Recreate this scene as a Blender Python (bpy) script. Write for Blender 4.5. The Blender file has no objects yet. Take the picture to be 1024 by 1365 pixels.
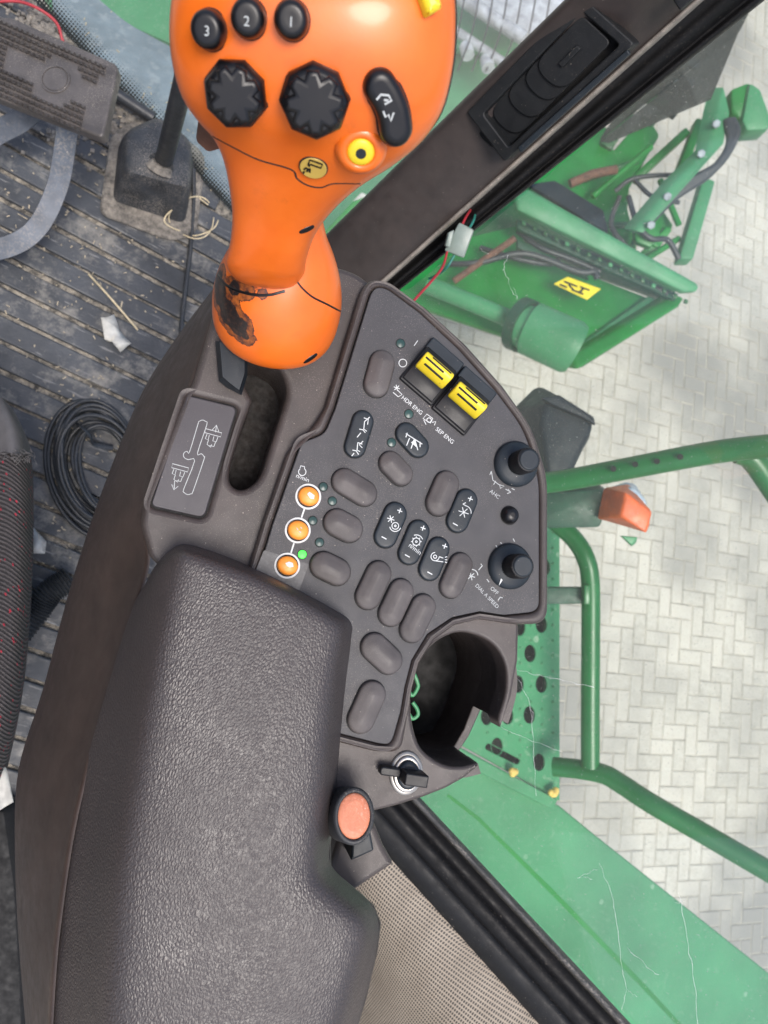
import bpy, bmesh, math, random
from math import sin, cos, pi, radians, sqrt, atan2
from mathutils import Vector, Matrix
from mathutils.bvhtree import BVHTree
from mathutils.geometry import delaunay_2d_cdt

random.seed(7)
SC = bpy.context.scene
COL = SC.collection

# ------------------------------------------------------------------ viewpoint
F, CX, CY = 1000.0, 512.0, 682.5
Zc = -Vector((75 - CX, -(765 - CY), -F)).normalized()
_f = Vector((sin(radians(24)), cos(radians(24)), 0))
Yc = (_f - Zc * _f.dot(Zc)).normalized()
Xc = Yc.cross(Zc)
R = Matrix((Xc, Yc, Zc))
CAM = Vector((0, 0, 3.2))

def ray(px, py): return R @ Vector(((px - CX) / F, -(py - CY) / F, -1))
def P(px, py, d): return CAM + ray(px, py) * d

class Plane:
    def __init__(s, o, n):
        s.o = o; s.n = n.normalized()
        a = R @ Vector((1, 0, 0))
        s.u = (a - s.n * a.dot(s.n)).normalized(); s.v = s.n.cross(s.u)
    def __call__(s, px, py, off=0.0):
        r = ray(px, py)
        return CAM + r * (((s.o - CAM).dot(s.n) + off) / r.dot(s.n))
    def two(s, p): q = p - s.o; return Vector((q.dot(s.u), q.dot(s.v)))
    def three(s, q, off): return s.o + s.u * q[0] + s.v * q[1] + s.n * off
    def shifted(s, off): return Plane(s.o + s.n * off, s.n)

def plane3(a, b, c):
    A, B, C_ = P(*a), P(*b), P(*c)
    n = (B - A).cross(C_ - A).normalized()
    if n.dot(CAM - A) < 0: n = -n
    return Plane(A, n)
def horiz(h): return Plane(Vector((0, 0, CAM.z - h)), Vector((0, 0, 1)))

PAN = Plane(P(550, 700, .45), -(R @ Vector((270 - CX, -(760 - CY), -F))))
FLOOR = horiz(1.15)
PLAT = horiz(1.30)
GROUND = horiz(3.2)

# ------------------------------------------------------------------ materials
MATS = {}
def nodes(name):
    m = bpy.data.materials.new(name); m.use_nodes = True
    nt = m.node_tree; b = nt.nodes['Principled BSDF']
    MATS[name] = m
    return m, nt, b
def N(nt, t, **k):
    n = nt.nodes.new(t)
    for a, v in k.items():
        if a in n.inputs: n.inputs[a].default_value = v
        else: setattr(n, a, v)
    return n
def lk(nt, a, b): nt.links.new(a, b)
def c4(c): return (c[0], c[1], c[2], 1)
def ramp(nt, src, a, b, ca=(0,0,0,1), cb=(1,1,1,1)):
    r = nt.nodes.new('ShaderNodeValToRGB')
    r.color_ramp.elements[0].position = a; r.color_ramp.elements[1].position = b
    r.color_ramp.elements[0].color = ca; r.color_ramp.elements[1].color = cb
    lk(nt, src, r.inputs[0]); return r.outputs[0]
def mixc(nt, fac, a, b):
    m = nt.nodes.new('ShaderNodeMix'); m.data_type = 'RGBA'
    for sock, v in ((m.inputs[0], fac), (m.inputs[6], a), (m.inputs[7], b)):
        if hasattr(v, 'is_linked'): lk(nt, v, sock)
        else: sock.default_value = v if not isinstance(v, tuple) or len(v) == 4 else c4(v)
    return m.outputs[2]
def noise(nt, co, scale, detail=4, rough=.6):
    n = N(nt, 'ShaderNodeTexNoise'); n.inputs['Scale'].default_value = scale
    n.inputs['Detail'].default_value = detail; n.inputs['Roughness'].default_value = rough
    lk(nt, co, n.inputs['Vector']); return n.outputs['Fac']
def voro(nt, co, scale, feature='F1', rnd=1.0):
    n = N(nt, 'ShaderNodeTexVoronoi', feature=feature); n.inputs['Scale'].default_value = scale
    n.inputs['Randomness'].default_value = rnd
    lk(nt, co, n.inputs['Vector']); return n.outputs['Distance']
def bump(nt, b, h, strength, dist=.001):
    n = N(nt, 'ShaderNodeBump'); n.inputs['Strength'].default_value = strength; n.inputs['Distance'].default_value = dist
    lk(nt, h, n.inputs['Height'])
    if b.inputs['Normal'].is_linked: lk(nt, b.inputs['Normal'].links[0].from_socket, n.inputs['Normal'])
    lk(nt, n.outputs[0], b.inputs['Normal'])

def plain(name, col, rough=.5, metal=0.0, var=.25, vscale=40, dust=None, grain=None, coat=0.0, spec=.5, scr=0.0):
    """painted / moulded surface: colour mottling, optional dust specks, grain bump, rough variation"""
    m, nt, b = nodes(name)
    co = N(nt, 'ShaderNodeTexCoord').outputs['Object']
    f = noise(nt, co, vscale, 5)
    lo = tuple(x * (1 - var) for x in col); hi = tuple(min(1, x * (1 + var)) for x in col)
    c = mixc(nt, ramp(nt, f, .3, .7), lo, hi)
    if dust:
        dc, sc_, th, amt = dust
        patch = ramp(nt, noise(nt, co, 22, 3), .38, .72)
        sp = ramp(nt, noise(nt, co, sc_, 2, .7), th, th + .10)
        mu = N(nt, 'ShaderNodeMath', operation='MULTIPLY'); lk(nt, patch, mu.inputs[0]); lk(nt, sp, mu.inputs[1])
        m2 = N(nt, 'ShaderNodeMath', operation='MULTIPLY'); lk(nt, mu.outputs[0], m2.inputs[0]); m2.inputs[1].default_value = amt
        c = mixc(nt, m2.outputs[0], c, dc)
        vs = N(nt, 'ShaderNodeTexVoronoi', feature='F1'); vs.inputs['Scale'].default_value = min(sc_, 1500) * .26; lk(nt, co, vs.inputs['Vector'])
        sxx = N(nt, 'ShaderNodeSeparateXYZ'); lk(nt, vs.outputs['Color'], sxx.inputs[0])
        rr_ = N(nt, 'ShaderNodeMapRange'); lk(nt, sxx.outputs[0], rr_.inputs[0])
        for k_, v_ in zip((1, 2, 3, 4), (.62, 1.0, 0.0, .14)): rr_.inputs[k_].default_value = v_
        lt_ = N(nt, 'ShaderNodeMath', operation='LESS_THAN'); lk(nt, vs.outputs['Distance'], lt_.inputs[0]); lk(nt, rr_.outputs[0], lt_.inputs[1])
        pa = N(nt, 'ShaderNodeMath', operation='MULTIPLY_ADD'); lk(nt, patch, pa.inputs[0]); pa.inputs[1].default_value = .75 * min(1, amt * 1.6); pa.inputs[2].default_value = .25 * min(1, amt * 1.6)
        m4 = N(nt, 'ShaderNodeMath', operation='MULTIPLY'); lk(nt, lt_.outputs[0], m4.inputs[0]); lk(nt, pa.outputs[0], m4.inputs[1])
        c = mixc(nt, m4.outputs[0], c, tuple(min(1, x * 1.25) for x in dc))
    if scr:
        w = N(nt, 'ShaderNodeMapping'); lk(nt, co, w.inputs[0]); w.inputs['Scale'].default_value = (8, 90, 30); w.inputs['Rotation'].default_value = (.3, .5, .9)
        s = ramp(nt, noise(nt, w.outputs[0], 4, 3), .66, .70)
        m3 = N(nt, 'ShaderNodeMath', operation='MULTIPLY'); lk(nt, s, m3.inputs[0]); m3.inputs[1].default_value = scr
        c = mixc(nt, m3.outputs[0], c, tuple(min(1, x * 2.2 + .05) for x in col))
    lk(nt, c, b.inputs['Base Color'])
    rr = ramp(nt, noise(nt, co, vscale * 2.3, 3), .3, .7, (rough * .82,) * 3 + (1,), (min(1, rough * 1.2),) * 3 + (1,))
    lk(nt, rr, b.inputs['Roughness'])
    b.inputs['Metallic'].default_value = metal
    b.inputs['Specular IOR Level'].default_value = spec
    b.inputs['Coat Weight'].default_value = coat; b.inputs['Coat Roughness'].default_value = .2
    if grain: bump(nt, b, noise(nt, co, grain[0], 3), grain[1], grain[2] if len(grain) > 2 else .0006)
    return m

DUST = (.36, .32, .27)
plain('console plastic', (.043, .034, .031), .42, dust=(DUST, 1700, .60, .55), grain=(2600, .35))
plain('flank plastic', (.036, .0235, .019), .42, dust=(DUST, 1500, .64, .12), grain=(2200, .18))
plain('panel plastic', (.036, .035, .038), .46, var=.12, dust=(DUST, 1900, .58, .5), grain=(3200, .4))
plain('blank button', (.066, .058, .056), .55, dust=(DUST, 2100, .62, .35), grain=(3000, .25))
plain('dark button', (.013, .018, .023), .45, spec=.35, dust=(DUST, 2100, .66, .45), grain=(3000, .15))
plain('black plastic', (.009, .009, .010), .42, spec=.3, dust=(DUST, 1500, .68, .35), grain=(2600, .15))
plain('stick black', (.005, .005, .006), .34, var=.1, spec=.35)
plain('plate vinyl', (.038, .034, .039), .42, var=.1, dust=(DUST, 1900, .6, .3), grain=(2500, .2))
plain('white ink', (.50, .52, .52), .6, var=.1)
plain('grey ink', (.36, .38, .38), .6, var=.2, vscale=900)
plain('yellow plastic', (.68, .52, .02), .4, var=.15, dust=((.12,.1,.04), 900, .62, .5))
plain('amber button', (.74, .25, .03), .45, var=.12, vscale=300, dust=((.35,.2,.08), 900, .58, .5))
plain('copper cap', (.50, .17, .09), .55, var=.12, vscale=500, dust=((.8,.6,.5), 900, .55, .4), grain=(1500, .2))
plain('lamp off', (.02, .05, .045), .35, var=.2)
plain('steel', (.42, .40, .37), .35, metal=.9, var=.2, vscale=300)
plain('key metal', (.30, .29, .27), .4, metal=.6, dust=(DUST, 1500, .55, .5))
plain('dark gap', (.006, .006, .006), .8, var=.1)
plain('slot dirt', (.007, .005, .004), .8, var=.6, vscale=120)
plain('rubber', (.02, .021, .023), .6, dust=(DUST, 900, .56, .4), grain=(1500, .2))
plain('boot rubber', (.026, .029, .034), .55, var=.35, dust=(DUST, 500, .5, .5), grain=(900, .2))
plain('pedal rubber', (.07, .063, .060), .42, var=.3, dust=(DUST, 700, .55, .5), grain=(1300, .2))
plain('pedal arm paint', (.10, .115, .14), .5, var=.3, dust=(DUST, 300, .5, .45))
plain('black cable', (.022, .025, .029), .45, dust=(DUST, 700, .55, .35))
plain('green paint', (.006, .165, .022), .42, var=.22, vscale=6, dust=((.2,.3,.2), 60, .6, .2))
plain('green faded', (.042, .205, .085), .5, var=.2, vscale=5, dust=((.22,.3,.22), 90, .56, .35))
plain('green deep', (.005, .075, .018), .5, var=.3, vscale=8, dust=((.2,.22,.16), 60, .56, .5))
plain('green rail', (.004, .115, .024), .34, var=.2, vscale=12, dust=((.35,.4,.33), 500, .66, .3))
plain('green dark', (.006, .05, .025), .5, var=.3)
plain('platform green', (.036, .21, .085), .5, var=.15, vscale=7, dust=((.35,.4,.3), 60, .55, .4))
plain('sticker yellow', (.8, .62, .02), .5, var=.1)
plain('rust', (.12, .055, .035), .8, var=.5, vscale=60)
plain('seal black', (.003, .003, .0035), .6, spec=.22, var=.3, dust=(DUST, 500, .6, .12))
plain('sill strip', (.006, .0065, .0075), .6, spec=.25, dust=(DUST, 700, .62, .25), grain=(1200, .2))
plain('seal grey', (.04, .04, .04), .7, var=.4, dust=(DUST, 400, .5, .5))
plain('pillar plastic', (.023, .0165, .0145), .55, dust=(DUST, 1300, .66, .3), grain=(1700, .3))
plain('pillar edge', (.17, .15, .13), .6, var=.4, vscale=60, dust=(DUST, 500, .5, .5))
plain('vent plastic', (.008, .009, .010), .5, spec=.3, dust=(DUST, 1300, .64, .5), grain=(2000, .2))
plain('lamp housing', (.008, .014, .020), .55, spec=.35, var=.3, vscale=12, dust=((.12,.14,.16), 300, .62, .2))
plain('orange lens', (.62, .105, .02), .42, var=.25, vscale=40, dust=((.5,.3,.22), 300, .6, .35))
plain('clear lens', (.42, .5, .58), .25, var=.2, vscale=20)
plain('grey plate', (.14, .18, .21), .6, var=.3, vscale=9, dust=((.4,.42,.42), 40, .5, .4))
plain('paper', (.46, .455, .42), .85, var=.25, vscale=70)
plain('straw', (.55, .46, .30), .7, var=.3, vscale=90)
plain('dull straw', (.34, .29, .21), .8, var=.4, vscale=150)
plain('red wire', (.30, .02, .03), .5, var=.2)
plain('teal wire', (.02, .16, .13), .5, var=.2)
plain('connector nylon', (.15, .19, .17), .4, var=.2, dust=(DUST, 400, .5, .4))
plain('web silk', (.75, .75, .75), .7, var=.1)
plain('tape film', (.046, .046, .049), .4, var=.35, vscale=300, dust=((.3,.31,.31), 900, .6, .3))
plain('reel steel', (.34, .36, .38), .5, metal=.3, var=.4, vscale=20)
plain('maize yellow', (.75, .50, .12), .6)

def _lit():
    m, nt, b = nodes('lamp lit')
    b.inputs['Base Color'].default_value = (.05, .6, .05, 1)
    b.inputs['Emission Color'].default_value = (.06, 1, .07, 1); b.inputs['Emission Strength'].default_value = .7
_lit()

def _orange(name, wear):
    m, nt, b = nodes(name)
    co = N(nt, 'ShaderNodeTexCoord').outputs['Object']
    f = noise(nt, co, 60, 6)
    c = mixc(nt, ramp(nt, f, .25, .75), (.62, .108, .006), (.68, .135, .008))
    grime = ramp(nt, noise(nt, co, 55, 9, .8), .56, .78)
    g2 = N(nt, 'ShaderNodeMath', operation='MULTIPLY'); lk(nt, grime, g2.inputs[0]); g2.inputs[1].default_value = .50
    c = mixc(nt, g2.outputs[0], c, (.30, .07, .008))
    prev = None
    for (ctr, rad, nz) in wear:
        d = N(nt, 'ShaderNodeVectorMath', operation='DISTANCE'); lk(nt, co, d.inputs[0]); d.inputs[1].default_value = ctr
        q = N(nt, 'ShaderNodeMath', operation='SUBTRACT'); lk(nt, d.outputs['Value'], q.inputs[0]); q.inputs[1].default_value = rad
        if prev:
            mn = N(nt, 'ShaderNodeMath', operation='SMOOTH_MIN'); lk(nt, prev, mn.inputs[0]); lk(nt, q.outputs[0], mn.inputs[1]); mn.inputs[2].default_value = .004
            prev = mn.outputs[0]
        else: prev = q.outputs[0]
    if prev:
        nn = N(nt, 'ShaderNodeMath', operation='MULTIPLY_ADD'); lk(nt, noise(nt, co, 170, 6, .68), nn.inputs[0]); nn.inputs[1].default_value = .006; lk(nt, prev, nn.inputs[2])
        def mr(a_, b_):
            q = N(nt, 'ShaderNodeMapRange'); lk(nt, nn.outputs[0], q.inputs[0])
            for k_, v_ in zip((1, 2, 3, 4), (a_, b_, 1.0, 0.0)): q.inputs[k_].default_value = v_
            return q.outputs[0]
        brown = mixc(nt, ramp(nt, noise(nt, co, 260, 5), .38, .62), (.07, .018, .008), (.28, .075, .012))
        blk = mixc(nt, ramp(nt, noise(nt, co, 500, 3), .5, .7), (.010, .007, .007), (.05, .02, .012))
        c = mixc(nt, mr(.0030, .0034), c, (.02, .012, .01))
        c = mixc(nt, mr(.0025, .0029), c, brown)
        c = mixc(nt, mr(-.0004, .0000), c, blk)
    lk(nt, c, b.inputs['Base Color'])
    lk(nt, ramp(nt, noise(nt, co, 30, 4), .3, .7, (.34,)*3+(1,), (.52,)*3+(1,)), b.inputs['Roughness'])
    b.inputs['Coat Weight'].default_value = .3; b.inputs['Coat Roughness'].default_value = .14
    bump(nt, b, noise(nt, co, 900, 3), .08, .0005)

def _leather():
    m, nt, b = nodes('leather')
    tc = N(nt, 'ShaderNodeTexCoord').outputs['Object']
    dn = N(nt, 'ShaderNodeTexNoise'); dn.inputs['Scale'].default_value = 60; lk(nt, tc, dn.inputs['Vector'])
    ad = N(nt, 'ShaderNodeVectorMath', operation='MULTIPLY_ADD'); lk(nt, dn.outputs['Color'], ad.inputs[0]); ad.inputs[1].default_value = (.0035,)*3; lk(nt, tc, ad.inputs[2])
    co = ad.outputs[0]
    lm = N(nt, 'ShaderNodeMapping'); lk(nt, co, lm.inputs[0]); lm.inputs['Rotation'].default_value = (0, 0, -.35); lm.inputs['Scale'].default_value = (1.0, .62, 1.0); co = lm.outputs[0]
    v = voro(nt, co, 640, 'DISTANCE_TO_EDGE')
    v2 = voro(nt, co, 900, 'DISTANCE_TO_EDGE')
    h = ramp(nt, v, 0, .42); h2 = ramp(nt, v2, 0, .4)
    s = N(nt, 'ShaderNodeMath', operation='MULTIPLY_ADD'); lk(nt, h2, s.inputs[0]); s.inputs[1].default_value = .35; lk(nt, h, s.inputs[2])
    c = mixc(nt, ramp(nt, noise(nt, tc, 18, 5), .3, .7), (.038, .029, .0275), (.049, .039, .037))
    c = mixc(nt, h, (.034, .029, .029), c)
    b.inputs['Specular IOR Level'].default_value = .5
    lk(nt, c, b.inputs['Base Color'])
    lk(nt, ramp(nt, noise(nt, tc, 35, 4), .3, .7, (.36,)*3+(1,), (.5,)*3+(1,)), b.inputs['Roughness'])
    bump(nt, b, s.outputs[0], .30, .0008)
_leather()

def _perforated():
    m, nt, b = nodes('perforated vinyl')
    uv = N(nt, 'ShaderNodeTexCoord').outputs['UV']
    mp = N(nt, 'ShaderNodeMapping'); lk(nt, uv, mp.inputs[0]); mp.inputs['Rotation'].default_value = (0, 0, .78)
    v = voro(nt, mp.outputs[0], 285, 'F1', 0.0)
    hole = ramp(nt, v, .28, .40, (1,1,1,1), (0,0,0,1))
    base = mixc(nt, ramp(nt, noise(nt, uv, 25, 5), .3, .7), (.20, .165, .125), (.27, .23, .18))
    lk(nt, mixc(nt, hole, base, (.02, .017, .013)), b.inputs['Base Color'])
    b.inputs['Roughness'].default_value = .65
    bump(nt, b, v, .4, .001)
_perforated()

def _knit():
    m, nt, b = nodes('knit cloth')
    uv = N(nt, 'ShaderNodeTexCoord').outputs['UV']
    w = N(nt, 'ShaderNodeTexWave', bands_direction='Y'); w.inputs['Scale'].default_value = 75; w.inputs['Distortion'].default_value = 1.2; w.inputs['Detail Scale'].default_value = 6
    lk(nt, uv, w.inputs['Vector'])
    mp = N(nt, 'ShaderNodeMapping'); lk(nt, uv, mp.inputs[0]); mp.inputs['Scale'].default_value = (1, 1, 1)
    v = voro(nt, mp.outputs[0], 125, 'F1', 1.0)
    fl = ramp(nt, v, .15, .20, (1,1,1,1), (0,0,0,1))
    base = mixc(nt, w.outputs['Fac'], (.014, .012, .013), (.07, .062, .064))
    base = mixc(nt, fl, base, (.32, .015, .035))
    lk(nt, base, b.inputs['Base Color']); b.inputs['Roughness'].default_value = .9
    bump(nt, b, w.outputs['Fac'], .8, .003)
    bump(nt, b, noise(nt, uv, 500, 3), .5, .002)
_knit()

def _paver():
    m, nt, b = nodes('pavers')
    co = N(nt, 'ShaderNodeTexCoord').outputs['Object']
    g = N(nt, 'ShaderNodeNewGeometry').outputs['Random Per Island']
    c = mixc(nt, g, (.37, .34, .285), (.50, .455, .385))
    c = mixc(nt, ramp(nt, noise(nt, co, 28, 6, .7), .35, .7), c, (.50, .465, .405))
    c = mixc(nt, ramp(nt, noise(nt, co, .7, 4), .42, .62), c, (.235, .222, .20))  # soft ground shade painted into the colour as broad darker patches
    c = mixc(nt, ramp(nt, noise(nt, co, 130, 3), .62, .7), c, (.2, .19, .17))
    lk(nt, c, b.inputs['Base Color']); b.inputs['Roughness'].default_value = .85
    bump(nt, b, noise(nt, co, 120, 5), .4, .004)
    plain('joint sand', (.33, .30, .25), .95, var=.45, vscale=9)
_paver()

def _floor():
    m, nt, b = nodes('mat rubber')
    co = N(nt, 'ShaderNodeTexCoord').outputs['Object']
    c = mixc(nt, ramp(nt, noise(nt, co, 9, 5), .3, .7), (.020, .023, .028), (.055, .061, .070))
    c = mixc(nt, ramp(nt, noise(nt, co, 16, 9, .78), .50, .66), c, (.19, .18, .16))
    st = N(nt, 'ShaderNodeMapping'); lk(nt, co, st.inputs[0]); st.inputs['Scale'].default_value = (12, 90, 1)
    c = mixc(nt, ramp(nt, noise(nt, st.outputs[0], 2.0, 4), .62, .68), c, (.16, .16, .16))
    lk(nt, c, b.inputs['Base Color'])
    lk(nt, ramp(nt, noise(nt, co, 25, 4), .3, .7, (.38,)*3+(1,), (.75,)*3+(1,)), b.inputs['Roughness'])
    bump(nt, b, noise(nt, co, 160, 5), .35, .002)
    m, nt, b = nodes('mat groove')
    co = N(nt, 'ShaderNodeTexCoord').outputs['Object']
    c = mixc(nt, ramp(nt, noise(nt, co, 60, 7, .75), .40, .66), (.045, .044, .042), (.40, .36, .295))
    lk(nt, c, b.inputs['Base Color']); b.inputs['Roughness'].default_value = .95
    bump(nt, b, noise(nt, co, 250, 5), .8, .004)
    m, nt, b = nodes('grit')
    co = N(nt, 'ShaderNodeTexCoord').outputs['Object']
    c = mixc(nt, ramp(nt, noise(nt, co, 70, 8, .75), .35, .65), (.07, .065, .06), (.30, .27, .23))
    lk(nt, c, b.inputs['Base Color']); b.inputs['Roughness'].default_value = .95
    bump(nt, b, noise(nt, co, 200, 6), .9, .006)
_floor()

def glass_mat(name, haze, tint=(.93, .97, .95), dots=None, gloss=.025):
    m = bpy.data.materials.new(name); m.use_nodes = True; MATS[name] = m
    nt = m.node_tree; nt.nodes.clear()
    out = N(nt, 'ShaderNodeOutputMaterial')
    tcn = N(nt, 'ShaderNodeTexCoord'); co = tcn.outputs['Object']
    tr = N(nt, 'ShaderNodeBsdfTransparent'); tr.inputs[0].default_value = c4(tint)
    df = N(nt, 'ShaderNodeBsdfDiffuse'); df.inputs[0].default_value = (.75, .74, .70, 1)
    tl = N(nt, 'ShaderNodeBsdfTranslucent'); tl.inputs[0].default_value = (.75, .74, .70, 1)
    dm = N(nt, 'ShaderNodeMixShader'); dm.inputs[0].default_value = .6; lk(nt, df.outputs[0], dm.inputs[1]); lk(nt, tl.outputs[0], dm.inputs[2])
    big = ramp(nt, noise(nt, co, 3.5, 4), .3, .75, (haze * .7,)*3+(1,), (haze * 1.35,)*3+(1,))
    spk = ramp(nt, noise(nt, co, 420, 2, .7), .66, .72, (0,0,0,1), (.28,)*3+(1,))
    mx = N(nt, 'ShaderNodeMath', operation='ADD', use_clamp=True); lk(nt, big, mx.inputs[0]); lk(nt, spk, mx.inputs[1])
    mix = N(nt, 'ShaderNodeMixShader'); lk(nt, mx.outputs[0], mix.inputs[0]); lk(nt, tr.outputs[0], mix.inputs[1]); lk(nt, dm.outputs[0], mix.inputs[2])
    gl = N(nt, 'ShaderNodeBsdfGlossy'); gl.inputs['Roughness'].default_value = .03
    g2 = N(nt, 'ShaderNodeMixShader'); g2.inputs[0].default_value = gloss; lk(nt, mix.outputs[0], g2.inputs[1]); lk(nt, gl.outputs[0], g2.inputs[2])
    last = g2.outputs[0]
    if dots:
        # printed dot border: dots shrink away from the edge (UV.y = metres from the edge)
        uv = tcn.outputs['UV']
        v = voro(nt, uv, dots, 'F1', 0.0)
        sx = N(nt, 'ShaderNodeSeparateXYZ'); lk(nt, uv, sx.inputs[0])
        rad = N(nt, 'ShaderNodeMapRange'); lk(nt, sx.outputs[1], rad.inputs[0]); rad.inputs[1].default_value = .0; rad.inputs[2].default_value = .038; rad.inputs[3].default_value = .64; rad.inputs[4].default_value = -.06
        lt = N(nt, 'ShaderNodeMath', operation='LESS_THAN'); lk(nt, v, lt.inputs[0]); lk(nt, rad.outputs[0], lt.inputs[1])
        ink = N(nt, 'ShaderNodeBsdfDiffuse'); ink.inputs[0].default_value = (.02, .022, .022, 1)
        g3 = N(nt, 'ShaderNodeMixShader'); lk(nt, lt.outputs[0], g3.inputs[0]); lk(nt, last, g3.inputs[1]); lk(nt, ink.outputs[0], g3.inputs[2])
        last = g3.outputs[0]
    lk(nt, last, out.inputs[0])
glass_mat('dusty glass', .052)
glass_mat('windscreen glass', .10, dots=230)

# ------------------------------------------------------------------ helpers
def finish(name, bm, mat, parent=None, smooth=True, recalc=True, sharp=None):
    if recalc: bmesh.ops.recalc_face_normals(bm, faces=bm.faces[:])
    me = bpy.data.meshes.new(name); bm.to_mesh(me); bm.free()
    if smooth:
        me.polygons.foreach_set('use_smooth', [True] * len(me.polygons))
        if sharp: me.set_sharp_from_angle(angle=radians(sharp))
    for m in (mat if isinstance(mat, (list, tuple)) else [mat]): me.materials.append(MATS[m])
    o = bpy.data.objects.new(name, me); COL.objects.link(o)
    if parent: attach(o, parent)
    return o
def attach(o, parent):
    o.parent = parent
    bpy.context.view_layer.update()
    o.matrix_parent_inverse = parent.matrix_world.inverted()
def tag(o, label=None, cat=None, group=None, kind=None):
    if label: o['label'] = label
    if cat: o['category'] = cat
    if group: o['group'] = group
    if kind: o['kind'] = kind
    return o
def thing(name, loc, label, cat, group=None):
    e = bpy.data.objects.new(name, None); COL.objects.link(e); e.location = loc; e.empty_display_size = .02
    bpy.context.view_layer.update()
    return tag(e, label, cat, group)

def fil(pts, n=6):
    """closed polygon in pixels, third value = corner rounding"""
    out = []; k = len(pts)
    for i, p in enumerate(pts):
        q = Vector(p[:2])
        if len(p) < 3 or not p[2]: out.append(q); continue
        a = Vector(pts[i - 1][:2]); b = Vector(pts[(i + 1) % k][:2])
        ra = min(p[2], (a - q).length * .49); rb = min(p[2], (b - q).length * .49)
        s = q + (a - q).normalized() * ra; e = q + (b - q).normalized() * rb
        for j in range(n + 1):
            t = j / n; out.append(s * (1 - t) ** 2 + q * 2 * t * (1 - t) + e * t * t)
    return out
def spline(pts, n=6, closed=False):
    pts = [Vector(p) for p in pts]; k = len(pts); out = []
    rng = range(k) if closed else range(k - 1)
    for i in rng:
        if closed: p0, p1, p2, p3 = pts[i - 1], pts[i], pts[(i + 1) % k], pts[(i + 2) % k]
        else:
            p1, p2 = pts[i], pts[i + 1]
            p0 = pts[i - 1] if i else p1 * 2 - p2
            p3 = pts[i + 2] if i + 2 < k else p2 * 2 - p1
        for j in range(n):
            t = j / n
            out.append(.5 * ((2 * p1) + (p2 - p0) * t + (2 * p0 - 5 * p1 + 4 * p2 - p3) * t * t + (3 * p1 - p0 - 3 * p2 + p3) * t ** 3))
    if not closed: out.append(pts[-1].copy())
    return out
def area(q): return sum(q[i - 1].x * q[i].y - q[i].x * q[i - 1].y for i in range(len(q))) / 2
def ccw(q): return q if area(q) > 0 else q[::-1]
def clean(q):
    o = []
    for p in q:
        if not o or (p - o[-1]).length > 1e-6: o.append(p)
    if (o[0] - o[-1]).length < 1e-6: o.pop()
    return o
def inset(q, d):
    n = len(q); out = []
    for i in range(n):
        a = (q[i] - q[i - 1]).normalized(); b = (q[(i + 1) % n] - q[i]).normalized()
        na = Vector((-a.y, a.x)); nb = Vector((-b.y, b.x))
        m = (na + nb) / max(.35, 1 + na.dot(nb))
        out.append(q[i] + m * d)
    return out

def inside(p, q):
    r = False; n = len(q); j = n - 1
    for i in range(n):
        a, b = q[i], q[j]
        if (a.y > p.y) != (b.y > p.y) and p.x < (b.x - a.x) * (p.y - a.y) / (b.y - a.y) + a.x: r = not r
        j = i
    return r
def prism_bm(loops2, pl, top, bottom, bev=.0008, seg=4, close=True, bm=None, prof=None, mi=0):
    """solid between two offsets of a plane with rounded top edges; loops2 = [outline, hole, ...] in plane metres"""
    bm = bm or bmesh.new(); uvl = bm.loops.layers.uv.verify()
    loops2 = [ccw(clean(q)) for q in loops2]
    if prof is None:
        prof = [(0, bottom)] + [(bev * (1 - cos(k / seg * pi / 2)), top - bev + bev * sin(k / seg * pi / 2)) for k in range(seg + 1)] if bev else [(0, bottom), (0, top)]
    caps = {0: [], 1: []}; new = []
    for li, q in enumerate(loops2):
        sg = 1 if li == 0 else -1
        rings = []
        for (i_, z) in prof:
            q2 = inset(q, i_ * sg) if i_ else q
            rings.append([bm.verts.new(pl.three(v, z)) for v in q2])
            if (i_, z) == prof[-1]: top2 = q2
        n = len(q)
        for a, b in zip(rings, rings[1:]):
            for i in range(n):
                f = bm.faces.new((a[i - 1], a[i], b[i], b[i - 1])) if li == 0 else bm.faces.new((a[i], a[i - 1], b[i - 1], b[i]))
                new.append(f)
        caps[0].append((q, rings[0])); caps[1].append((top2, rings[-1]))
    for key in ((0, 1) if close else (1,)):
        flat = [v for _, r in caps[key] for v in r]
        co2 = [v for q, _ in caps[key] for v in q]; eds = []; k0 = 0
        for q, _ in caps[key]:
            eds += [(k0 + i, k0 + (i + 1) % len(q)) for i in range(len(q))]; k0 += len(q)
        S_ = 1000.0
        vo, eo, fo, ov, oe, of = delaunay_2d_cdt([v * S_ for v in co2], eds, [], 0, 1e-5)
        zc = bottom if key == 0 else prof[-1][1]
        if prof is not None and key == 0: zc = prof[0][1]
        vm = [flat[o_[0]] if o_ else bm.verts.new(pl.three(vo[i] / S_, zc)) for i, o_ in enumerate(ov)]
        for t in fo:
            c2 = sum((vo[i] for i in t), Vector((0, 0))) / (S_ * len(t))
            if not inside(c2, caps[key][0][0]) or any(inside(c2, q) for q, _ in caps[key][1:]): continue
            vs = [vm[i] for i in t]
            if len(set(vs)) < 3: continue
            try: f = bm.faces.new(vs)
            except ValueError: continue
            f.normal_update()
            if (f.normal.dot(pl.n) > 0) != (key == 1): f.normal_flip()
            new.append(f)
        for _, r in caps[key]:
            for i in range(len(r)):
                e = bm.edges.get((r[i - 1], r[i]))
                if e: e.smooth = False
    for f in new:
        f.material_index = mi; f.smooth = True
        for l in f.loops:
            t = pl.two(l.vert.co); l[uvl].uv = t
    return bm
def loops_px(pl, off, *loops): return [[pl.two(pl(p[0], p[1], off)) for p in q] for q in loops]
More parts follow.
